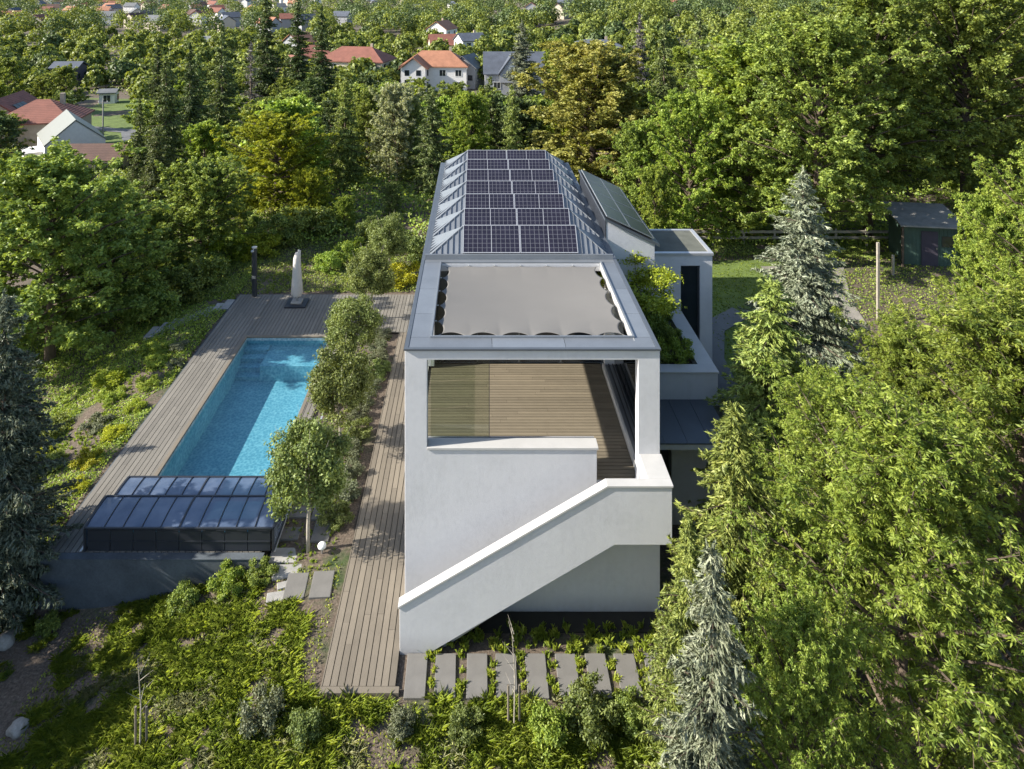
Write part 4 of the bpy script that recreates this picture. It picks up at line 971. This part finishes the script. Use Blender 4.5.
for i, (X,Y,s,gm,lab) in enumerate(fb): plant(f'bush{i%2}', gm, X, Y, s, lab, 'garden_bush', 'bush', sz=s*1.1)
# saplings with stakes
for px, Y, hh, lab in ((140,16.4,2.1,'thin bare sapling tied to stakes on the grassy slope at the lower left'),(514,16.25,2.4,'thin sapling tied to stakes below the stone slabs')):
    X = wx(px,Y); t = empty('sapling', (X,Y,ground(X,Y)), 0, lab, 'sapling'); mb = MB()
    mb.tube([(0,0,-.1),(.02,0,hh*.5),(-.06,.02,hh)], [.022,.016,.005], 6)
    q = random.Random(int(px))
    for k in range(9): z = hh*(.35+.07*k); a = q.uniform(0,6.28); mb.tube([(0,0,z),(.3*math.cos(a),.3*math.sin(a),z+.22)], [.008,.002], 4)
    mb.build('stem', M['barklight'], t)
    for s in (-1,1): mb = MB(); mb.tube([(.13*s,.05,-.1),(.13*s,.05,.95)], .028, 7); mb.build('stake', M['deck'], t)
# rocks
for i, (px,py,s,lab) in enumerate([(6,668,.26,'pale rock on the bare soil at the left edge'),(18,760,.22,'white stone in the bottom left corner'),(42,648,.16,'small rock beside the pale rock at the left edge'),(657,214,.6,'large pale boulder beyond the tilted solar panels')]):
    Y = wy(py, -2.2) if i < 3 else 41.5; X = wx(px,Y); me = bpy.data.meshes.new('rock'); bm = bmesh.new(); bmesh.ops.create_icosphere(bm, subdivisions=3, radius=1)
    for v in bm.verts: v.co *= 1+.35*mnoise.noise(v.co*1.3+Vector((i*5,0,0))); v.co.z *= .65
    bm.to_mesh(me); bm.free(); me.shade_smooth(); o = link('rock', me, M['rock']); o.scale = (s,s,s); o.location = (X,Y,ground(X,Y)+s*.3); tag(o, lab, 'rock')
# undergrowth between the trees (one mass of leaves over the terrain)
def undergrowth(name, n, seed, gm, zone, hmax, L, label):
    rng = np.random.default_rng(seed); P = []
    while len(P) < n:
        Y = rng.uniform(zone[0], zone[1]); X = rng.uniform(-.78*Y-3, .86*Y+3)
        if zone[2] and (X < zone[2][0] or X > zone[2][1]): continue
        px = VX+F*X/Y
        if Y < 21 and X > -13 and (Y > 20.75 or (X > -4.0 and Y > 16.75)): continue
        if 43 < Y < 160 and any(x0-4 < px < x1+4 and abs(Y-Yh) < 9 for x0,y0_,x1,y1,Yh in [(22,100,108,150,92),(0,66,78,115,104),(398,44,476,84,158),(474,40,545,92,150)]): continue
        if 92 < Y < 152 and 58 < px < 150: continue
        v = .5+.5*mnoise.noise(Vector((X*.22, Y*.22, seed)))+.35*mnoise.noise(Vector((X*.7, Y*.7, seed)))
        if v < .3: continue
        P.append((X, Y, ground(X,Y)+hmax*(v-.25)*rng.uniform(.35,1)**.5*(1+.25*math.sin(X*2.1)*math.sin(Y*1.7))))
    P = np.array(P); Nn = unit(rng.normal(size=P.shape)*.6+np.array([-.2,-.2,.6])); D = unit(rng.normal(size=P.shape))
    s_ = (P[:,1:2]/60)**.6; V, Fq = leaf_arrays(P, Nn, D, L*s_, L*.6*s_, rng)
    return tag(link(name, fastmesh(name, V, Fq, np.repeat(rng.random(len(P)),4)), G[gm]), label, 'undergrowth', kind='stuff')
undergrowth('creeping_plants', 20000, 23, 'grass', (12.5, 21, (-11.8,5.5)), .14, .13, 'fine yellow-green creeping leaves between the grass tufts in the foreground')
undergrowth('creeping_plants', 12000, 27, 'bright', (36, 46, (20,34)), .2, .13, 'low weeds on the ground around the garden hut')
undergrowth('creeping_plants', 60000, 13, 'bright', (20, 46, (-24,-13.2)), .30, .13, 'continuous low green planting on the slope left of the pool deck')
undergrowth('creeping_plants', 30000, 14, 'green', (38.8, 47, (-24,1)), .35, .13, 'low green planting behind the far end of the pool deck')
undergrowth('creeping_plants', 30000, 17, 'green', (43.5, 49, (8,40)), .5, .14, 'low green scrub behind the timber fence')
undergrowth('undergrowth', 70000, 3, 'green', (45, 85, None), 1.9, .26, 'dense green undergrowth under the trees beyond the garden')
undergrowth('undergrowth', 40000, 5, 'bright', (45, 75, None), 1.5, .26, 'lighter green scrub among the trees beyond the garden')
undergrowth('undergrowth', 70000, 9, 'walnut', (85, 300, None), 2.6, .30, 'hedges and scrub between the village houses')
# ---------------- garden hut right
hx, hy = wx(922,43.5), 43.5; gz = ground(hx,hy)
hu = empty('garden_hut', (hx,hy,gz), R(-8), 'small green timber hut with a flat grey felt roof under the tall trees', 'hut')
hu.scale = (1.1,1.1,1.08); mb = MB(); mb.box(-1.35,1.35,-1.0,1.0,0,2.25)
for k in range(14): mb.box(-1.36+k*.2,-1.34+k*.2+.0,-1.012,-1.0,0,2.2)
mb.build('wall', M['wall_green'], hu)
mb = MB(); mb.prismX([(-1.5,2.3),(1.3,2.75),(1.3,2.83),(-1.5,2.38)],-1.75,1.7); mb.build('roof', plain('felt_roof', (.24,.235,.22), .9, .3, 2, 20), hu)
mb = MB(); mb.box(-.5,.35,-1.03,-1.014,.02,1.95); d_ = mb.build('door', M['wall_dark'], hu); mb = MB(); mb.box(.25,.3,-1.07,-1.031,.95,1.05); mb.build('handle', M['metal'], d_)
mb = MB(); mb.box(.55,1.15,-1.03,-1.014,1.1,1.7); mb.build('window', M['win'], hu)
for s in (-1.6,1.55): mb = MB(); mb.box(s-.05,s+.05,-1.4,-1.3,0,2.31); mb.build('post', M['bark'], hu)
for i,(px,Y,hh) in enumerate([(893,41,1.2),(878,35.7,4.1)]):
    mb = MB(); mb.box(-.06,.06,-.06,.06,-.2,hh); X = wx(px,Y); o = mb.build('fence_post', M['barklight'], None, .01); o.location = (X,Y,ground(X,Y)); tag(o, ['short weathered post in front of the garden hut','tall weathered post left of the garden hut'][i], 'post', 'wooden posts around the gravel yard')
X = wx(775,45.5); be = empty('timber_fence', (X,45.5,ground(X,45.5)), 0, 'low grey timber rail fence behind the lawn and the gravel yard', 'fence')
for k in range(2): mb = MB(); mb.box(-6,8,-.03,.03,.35+.38*k,.51+.38*k,.5); mb.build('rail', M['barklight'], be)
for k in range(8): mb = MB(); mb.box(-6+k*2-.06,-6+k*2+.06,.04,.14,-.3,.98); mb.build('post', M['barklight'], be)
# ---------------- houses beyond
def house(name, px, Y, rz, w, d, hw, rh, wall, roof, label, hip=False, hipk=.5, wins=((-.25,.55),(.25,.55)), z=None, chim=True, floors=1, over=.4):
    X = wx(px,Y); z0 = ground(X,Y) if z is None else z
    t = empty(name, (X,Y,z0), R(rz), label, 'house')
    mb = MB(); a, b = w/2, d/2                      # ridge along local X
    if hip: mb.box(-a,a,-b,b,-2,hw)
    else: mb.prismX([(-b,-2),(b,-2),(b,hw),(0,hw+rh*b/(b+over)),(-b,hw)], -a, a)
    mb.build('wall', M[wall], t)
    A, B = a+over, b+over; zb_ = hw-.06; rm = MB()
    ins = B*hipk*2 if hip else 0; rx = max(A-ins, .3) if hip else A
    top = [(-rx,0,hw+rh),(rx,0,hw+rh)]; e = [(-A,-B,zb_),(A,-B,zb_),(A,B,zb_),(-A,B,zb_)]
    th = .18; e2 = [(x,y,z+th) for x,y,z in e]; tp = [(x,y,z+th) for x,y,z in top]
    V_ = e+e2+top+tp
    fs = [(4,5,11,10),(6,7,10,11),(5,6,11),(7,4,10),(0,1,5,4),(1,2,6,5),(2,3,7,6),(3,0,4,7)] 
    if hip: fs += [(0,3,2,1)]
    else: fs = [(4,5,11,10),(6,7,10,11),(0,1,5,4),(2,3,7,6),(0,8,9,1),(2,9,8,3),(0,4,10,8),(8,10,7,3),(1,9,11,5),(9,2,6,11)]
    rm.add(V_, fs); r_ = rm.build('roof', M[roof], t)
    if chim: mb = MB(); mb.box(a*.4,a*.4+.6,.5,1.1,hw,hw+rh+.9); mb.build('chimney', M['wall_tan'], r_)
    for fl_ in range(floors):
        for u_, zz in wins:
            for side in (-1, 1):
                m2 = MB(); x = u_*w; zc = zz*hw/floors+fl_*hw/floors; ys = side*b
                m2.box(x-.65,x+.65,min(ys,ys+side*.03),max(ys,ys+side*.03),zc-.65,zc+.65); q = m2.build('window', M['win'], t)
                m2 = MB(); f0, f1 = sorted((ys+side*.031, ys+side*.06))
                for bx in ((x-.75,x-.65,zc-.75,zc+.75),(x+.65,x+.75,zc-.75,zc+.75),(x-.65,x+.65,zc+.65,zc+.75),(x-.65,x+.65,zc-.75,zc-.65),(x-.03,x+.03,zc-.65,zc+.65)): m2.box(bx[0],bx[1],f0,f1,bx[2],bx[3])
                m2.build('frame', M['framew'], q)
            m2 = MB(); m2.box(a,a+.03,-.3*d*(1 if u_<0 else -1)-.6,-.3*d*(1 if u_<0 else -1)+.6,zz*hw/floors+fl_*hw/floors-.6,zz*hw/floors+fl_*hw/floors+.6); m2.build('window', M['win'], t)
            m2 = MB(); m2.box(-a-.03,-a,-.3*d*(1 if u_<0 else -1)-.6,-.3*d*(1 if u_<0 else -1)+.6,zz*hw/floors+fl_*hw/floors-.6,zz*hw/floors+fl_*hw/floors+.6); m2.build('window', M['win'], t)
    return t
# white gabled house
wg = house('gabled_house', 71, 95.5, -53, 9, 7, 3.2, 2.9, 'wall_white', 'roof_pale', 'small white gabled house with pale grey metal roof in the upper left', wins=((0,.5),), chim=False, over=.08)
mb = MB(); mb.box(-1.5,2.5,-5.6,-3.52,0,2.2); mb.build('terrace_block', M['wall_white'], wg)
bh = house('tiled_outbuilding', 97, 81, 2, 6.5, 4.5, 1.9, 1.3, 'wall_tan', 'tile_brown', 'long low brown tiled roof just in front of the white gabled house', chim=False)
rh_ = house('red_roof_house', 43, 104, 12, 10.5, 9, 4.8, 2.6, 'wall_tan', 'tile_red', 'tan house with red hipped tile roof and solar panels at the upper left', True, .48)
rh2 = house('red_roof_annex', 9, 109, 100, 9, 8, 4.4, 3.0, 'wall_tan', 'tile_red', 'red-roofed wing with dark solar panels cut by the left edge', chim=False)
for k in range(3):
    m2 = MB(); m2.box(0,1.1,0,2.6,0,.05); p_ = m2.build('solar_panel', M['pv2'], rh2); p_.location = (-3+k*1.2,-3.9,4.75+.15); p_.rotation_euler = (R(36),0,0)
house('orange_roof_house', 436, 158, -4, 14.5, 9, 5.2, 3.0, 'wall_white', 'tile_orange', 'white two-storey house with bright orange hipped roof in the upper middle', True, .45, wins=((-.38,.5),(-.12,.5),(.14,.5),(.38,.5)), floors=2)
oh = [o for o in C.objects if o.name == 'orange_roof_house'][0]
m2 = MB(); m2.box(-6.6,-1.4,-7.2,-4.52,-2,5.2); m2.prismY([(-6.6,5.2),(-1.4,5.2),(-4,7.3)],-7.2,-4.52); ow = m2.build('gable_wing', M['wall_white'], oh)
m2 = MB(); m2.prismY([(-7.2,4.95),(-4,7.45),(-.8,4.95),(-.8,5.15),(-4,7.68),(-7.2,5.15)],-7.7,-.2); m2.build('roof', M['tile_orange'], ow)
for x_ in (-5.4,-2.9): m2 = MB(); m2.box(x_-.5,x_+.5,-7.24,-7.21,1.2,2.7); m2.build('window', M['win'], ow); m2 = MB(); m2.box(x_-.5,x_+.5,-7.24,-7.21,3.6,4.8); m2.build('window', M['win'], ow)
gd = house('dormer_house', 514, 150, 0, 12.5, 8, 4.6, 4.2, 'wall_grey', 'tile_slate', 'grey house with steep slate roof and arched dormer window', wins=((-.3,.5),(.3,.5)))
m2 = MB(); m2.prismY([(-3.2,3),(1.6,3),(1.6,4.8),(-.8,8.2),(-3.2,4.8)], -4.9, 0); dm = m2.build('dormer', M['wall_grey'], gd)
m2 = MB(); m2.prismY([(-3.5,4.6),(-.8,8.35),(1.9,4.6),(1.9,4.9),(-.8,8.65),(-3.5,4.9)], -5.2, .2); m2.build('dormer_roof', M['tile_slate'], dm)
m2 = MB(); m2.prismY([(-1.4,5),(-.2,5),(-.2,6.2),(-.5,6.6),(-1.1,6.6),(-1.4,6.2)], -4.96, -4.9); m2.build('window', M['framew'], dm)
house('dormer_house_wing', 468, 160, 70, 7, 6, 4.6, 2.6, 'wall_grey', 'tile_grey', 'grey-roofed wing left of the arched dormer', chim=False)
house('red_villa', 357, 178, -12, 17, 10, 5.2, 3.2, 'wall_cream', 'tile_red', 'wide cream villa with a red-brown hipped roof left of the orange roof', True, .45, floors=2)
house('red_villa_wing', 313, 186, 20, 11, 9, 5.2, 2.8, 'wall_cream', 'tile_red', 'left-hand red-roofed villa half hidden by a dark spruce', True, .45)
house('blue_cottage', 299, 232, 60, 8, 7.5, 4.8, 3.0, 'wall_grey', 'tile_orange', 'small pale blue house with orange gable roof', chim=False)
house('top_orange_house', 442, 265, 70, 11, 8, 6, 3, 'wall_white', 'tile_orange', 'orange-roofed white house at the very top middle', floors=2)
house('dark_red_house', 445, 228, 10, 10, 9, 3.4, 3.2, 'wall_cream', 'tile_red', 'dark red roof just below the topmost orange one', chim=False)
house('white_block_house', 470, 222, 25, 8, 7, 5.2, 2.2, 'wall_white', 'tile_slate', 'white house with dark slate roof right of the dark red roof', floors=2)
house('dark_flat_house', 595, 178, -3, 13, 9, 4.6, 1.5, 'wall_dark', 'tile_slate', 'dark grey low-pitched roof above the golden-brown tree', True, .4)
house('purple_barn', 69, 168, 5, 6, 5, 4.5, 1.2, 'wall_dark', 'tile_slate', 'dark purplish barn behind the red-roofed house', chim=False)
house('white_shed', 109, 145, 10, 3.0, 2.5, 2.2, .6, 'wall_white', 'tile_grey', 'small white shed at the top of the open field', chim=False, wins=((0,.5),))
house('white_long_house', 211, 252, -5, 13, 8, 3.6, 1.6, 'wall_white', 'roof_pale', 'long low white house behind the dark conifers')
# utility poles
for px, Y, lab in ((103,112,'wooden utility pole beside the lane'),(137,104,'shorter utility pole at the edge of the field')):
    X = wx(px,Y); t = empty('utility_pole', (X,Y,ground(X,Y)), 0, lab, 'utility pole'); mb = MB(); mb.tube([(0,0,-.3),(0,0,6.4)], [.14,.1], 8); mb.build('pole', M['concrete'], t)
    mb = MB(); mb.box(-.8,.8,-.05,.05,5.9,6.0); mb.build('crossarm', M['metal'], t)
    for s in (-.7,0.,.7): mb = MB(); mb.tube([(s,0,6.0),(s,0,6.2)], .04, 6); mb.build('insulator', M['white'], t)
# ---------------- far tree belts
boxes = [(22,100,108,150,92),(0,66,78,115,104),(66,138,122,160,83),(60,60,142,96,125),(398,44,476,84,158),(474,40,545,92,150),(335,22,388,52,178),(285,26,345,56,186),(284,10,312,30,232),(428,0,458,14,265),(430,10,462,30,228),(455,6,484,32,222),(565,6,622,40,178),(58,34,82,62,168),(103,55,116,66,145),(196,10,226,28,252),(96,92,130,150,200)]
rg = random.Random(77); placed = [(wx(m_[2],m_[3]), m_[3]) for m_ in mid]; farlist = []; cnt = 0
kinds = [('far0','green'),('far1','bright'),('far2','walnut'),('far0','dark'),('pine1','dark'),('far1','green'),('pine2','spruce'),('far2','olive'),('far1','yellow')]
wts = [5,6,4,1.5,1.2,6,1,1.2,1.6]
for it in range(40000):
    Y = 56*(330/56)**(rg.random()**.85); X = rg.uniform(-.74*Y, .86*Y)
    px = VX+F*X/Y
    if px < -40 or px > 1070: continue
    kd, gm = rg.choices(kinds, wts)[0]
    s = rg.uniform(.55,1.0); con = kd[0] == 'p'; hh = (14 if kd == 'pine1' else 12 if con else 9.1)*s; rad = (2.8 if con else 4)*s
    if any((X-a)**2+(Y-b)**2 < (2.6+rad*.45)**2+ (Y*.012)**2 for a, b in placed): continue
    g0 = ground(X,Y); ty = (HC-g0-hh)*F/Y+VY; by = (HC-g0)*F/Y+VY; pr = F*rad/Y; bad = False
    for x0,y0_,x1,y1,Yh in boxes:
        if Y < Yh+6 and px+pr*.75 > x0 and px-pr*.75 < x1 and ty < y1-2 and by > y0_:
            bad = True; break
    if bad: continue
    placed.append((X,Y)); farlist.append((kd,gm,X,Y,s,px)); cnt += 1
    if cnt > 800: break
farlist.sort(key=lambda q: q[3]); near = farlist[:230]; rest = farlist[230:]
marks = [('white gabled house',70,110),('red hipped roof',35,95),('open field',110,75),('cream villas',340,40),('orange-roofed house',436,60),('grey dormer house',510,65),('dark low roof',595,22),('golden-brown tree',590,90),('huge right-hand trees',800,60),('topmost right corner',980,10),('two left conifers',205,50),('broad olive conifer',345,110),('left-hand lane',120,130)]
keyc = {}
gname = {'green':'mid-green','bright':'light-green','walnut':'deep green','dark':'dark','spruce':'dull green','olive':'olive','yellow':'yellow-green'}
ent = []
for kd,gm,X,Y,s,px in near:
    cy = (HC-ground(X,Y)-6*s)*F/Y+VY; mk = min(marks, key=lambda m_: (m_[1]-px)**2+4*(m_[2]-cy)**2)
    rel = 'above' if cy < mk[2]-12 else ('below' if cy > mk[2]+12 else ('left of' if px < mk[1] else 'right of'))
    kn = 'conifer' if kd[0] == 'p' else 'leafy tree'; ent.append(((gname[gm], kn, rel, mk[0]), px, kd, gm, X, Y, s))
from collections import defaultdict
grp = defaultdict(list)
for e in ent: grp[e[0]].append(e)
ordn = nth+['tenth','eleventh','twelfth','thirteenth','fourteenth','fifteenth','sixteenth','seventeenth','eighteenth','nineteenth','twentieth']
for key, L_ in grp.items():
    L_.sort(key=lambda e: e[1])
    for i, (k_, px, kd, gm, X, Y, s) in enumerate(L_):
        lab = f'{key[0]} {key[1]} {key[2]} {key[3]}'
        if len(L_) > 1: lab += f', {ordn[min(i,19)]} of {len(L_)} from left'
        plant(kd, gm, X, Y, s, lab, group='trees in the belt beyond the garden', rz=rg.uniform(0,6.28))
# far wood that reads as one mass: merged low-detail crowns
def farwood(name, pts, gm, seed, label):
    rng = np.random.default_rng(seed); Ps = []; Ns = []
    for X,Y,s in pts:
        n = int(900*(1 if Y < 250 else .5)); d = unit(rng.normal(size=(n,3))); d[:,2] = np.abs(d[:,2])*1.1-.35; lump = 1+.22*np.sin(d[:,:1]*7+X)*np.cos(d[:,1:2]*8+Y)
        Ps.append(np.array([X,Y,ground(X,Y)+3.4*s])+d*np.array([3.6,3.6,4.2])*s*lump*rng.uniform(.75,1.05,(n,1))); Ns.append(d)
    P = np.concatenate(Ps); Nn = unit(np.concatenate(Ns)+rng.normal(size=P.shape)*.5); D = unit(rng.normal(size=P.shape))
    V, Fq = leaf_arrays(P, Nn, D, .95, .7, rng); rr = np.repeat(rng.random(len(P)),4)
    return tag(link(name, fastmesh(name, V, Fq, rr), G[gm]), label, 'wood', kind='stuff')
hm = []
for it in range(900):
    Y = 330*(1000/330)**rg.random(); px = rg.uniform(0,700) if rg.random() < .5 else rg.uniform(0,290); X = wx(px,Y)
    if any((X-a)**2+(Y-b)**2 < 15**2 for a,b in hm): continue
    hm.append((X,Y))
    if len(hm) >= 100: break
def hides(X, Y):
    px = VX+F*X/Y; return any(abs(VX+F*a/b-px) < 9 and 0 < b-Y < 26+b*.12 for a,b in hm)
rest = [q for q in rest if not hides(q[2], q[3])]
by = defaultdict(list)
for kd,gm,X,Y,s,px in rest: by['a' if gm in ('dark','spruce') else 'b'].append((X,Y,s*1.1))
extra = []
for it in range(2600):
    Y = 300*(2200/300)**rg.random(); X = rg.uniform(-.74*Y,.84*Y); 
    if hides(X,Y): continue
    extra.append((X,Y,rg.uniform(.9,1.5)*(1+Y/1100)))
farwood('distant_wood', by['a']+extra[:1100], 'dark', 1, 'dark distant woodland between the far village houses')
farwood('distant_wood', by['b']+extra[1100:2100], 'walnut', 2, 'green distant woodland around the far village houses')
# tiny houses of the village on the horizon
vh = {}
rf_ = ['tile_red','tile_orange','tile_grey','tile_slate','tile_brown']; wl = ['wall_white','wall_cream','wall_grey']
vh_n = 0
for X, Y in hm:
    px = VX+F*X/Y; r_ = rg.choice(rf_); w_ = rg.choice(wl)
    t = empty('village_house', (X,Y,ground(X,Y)+1.5), rg.uniform(0,3.14)); key = (r_, w_)
    if key not in vh:
        m1 = MB(); m1.prismX([(-4,-3),(4,-3),(4,4.5),(0,7.2),(-4,4.5)], -5.5, 5.5)
        for s_ in (-1,1):
            for u_ in (-3,0,3): m1.box(u_-.6,u_+.6,s_*4.0-.05,s_*4.0+.05,1.6,3.2)
        m2 = MB(); m2.prismX([(-4.5,4.2),(0,7.35),(4.5,4.2),(4.5,4.5),(0,7.7),(-4.5,4.5)], -5.9, 5.9)
        a_ = m1.build('wall', M[w_], t); b_ = m2.build('roof', M[r_], t); vh[key] = (a_.data, b_.data)
    else:
        for nm_, me_ in zip(('wall','roof'), vh[key]):
            c_ = bpy.data.objects.new(nm_, me_); C.objects.link(c_); c_.parent = t
    t.scale = (.85,.85,.85); t['_k'] = px; tag(t, None, 'house', 'small houses of the far village')
    t['rc'] = {'tile_red':'red','tile_orange':'orange','tile_grey':'grey','tile_slate':'slate','tile_brown':'brown'}[r_]; t['wc'] = {'wall_white':'white','wall_cream':'cream','wall_grey':'grey'}[w_]
    vh_n += 1
vs_ = sorted([o for o in C.objects if o.name.startswith('village_house')], key=lambda o: o['_k']); cnt2 = defaultdict(int); tot = defaultdict(int)
for o in vs_: tot[(o['rc'],o['wc'])] += 1
for o in vs_:
    k_ = (o['rc'],o['wc']); cnt2[k_] += 1
    o['label'] = f'tiny far {k_[1]}-walled village house with {k_[0]} roof, {ordn[min(cnt2[k_]-1,19)]} such from the left' if tot[k_] > 1 else f'tiny far {k_[1]}-walled village house with {k_[0]} roof'
    del o['_k']; del o['rc']; del o['wc']
# ================================================================== LIGHT, CAMERA
sc = bpy.context.scene
w = bpy.data.worlds.new('World'); sc.world = w; w.use_nodes = True; nt = w.node_tree
EL_, az = R(31), math.atan2(.15, .99)       # light travels +X and a little +Y
ldir = Vector((math.cos(EL_)*math.cos(az), math.cos(EL_)*math.sin(az), -math.sin(EL_)))
sky = nt.nodes.new('ShaderNodeTexSky'); sky.sky_type = 'NISHITA'; sky.sun_disc = False; sky.sun_elevation = EL_
sd_ = -ldir; sky.sun_rotation = math.atan2(sd_.x, sd_.y)
bg = nt.nodes['Background']; nt.links.new(sky.outputs[0], bg.inputs[0]); bg.inputs[1].default_value = .112
L = bpy.data.lights.new('sun', 'SUN'); L.energy = 5.0; L.angle = R(.53); L.color = (1,.93,.82)
so_ = bpy.data.objects.new('sun', L); C.objects.link(so_); so_.rotation_euler = ldir.to_track_quat('-Z','Y').to_euler(); so_.location = (-60,-10,60)
cam = bpy.data.cameras.new('camera'); co_ = bpy.data.objects.new('camera', cam); C.objects.link(co_)
co_.location = (0,0,HC); co_.rotation_euler = (R(90),0,0)
cam.sensor_width = 36; cam.sensor_fit = 'HORIZONTAL'; cam.lens = 36*F/1024
cam.shift_x = (512-VX)/1024; cam.shift_y = -(384.5-VY)/1024
cam.clip_end = 8000; cam.clip_start = .1; sc.camera = co_
sc.view_settings.view_transform = 'Standard'; sc.view_settings.look = 'None'; sc.view_settings.exposure = 1.08; sc.view_settings.gamma = 1
sc.cycles.max_bounces = 8; sc.cycles.transparent_max_bounces = 12
sc.render.resolution_x = 1024; sc.render.resolution_y = 769
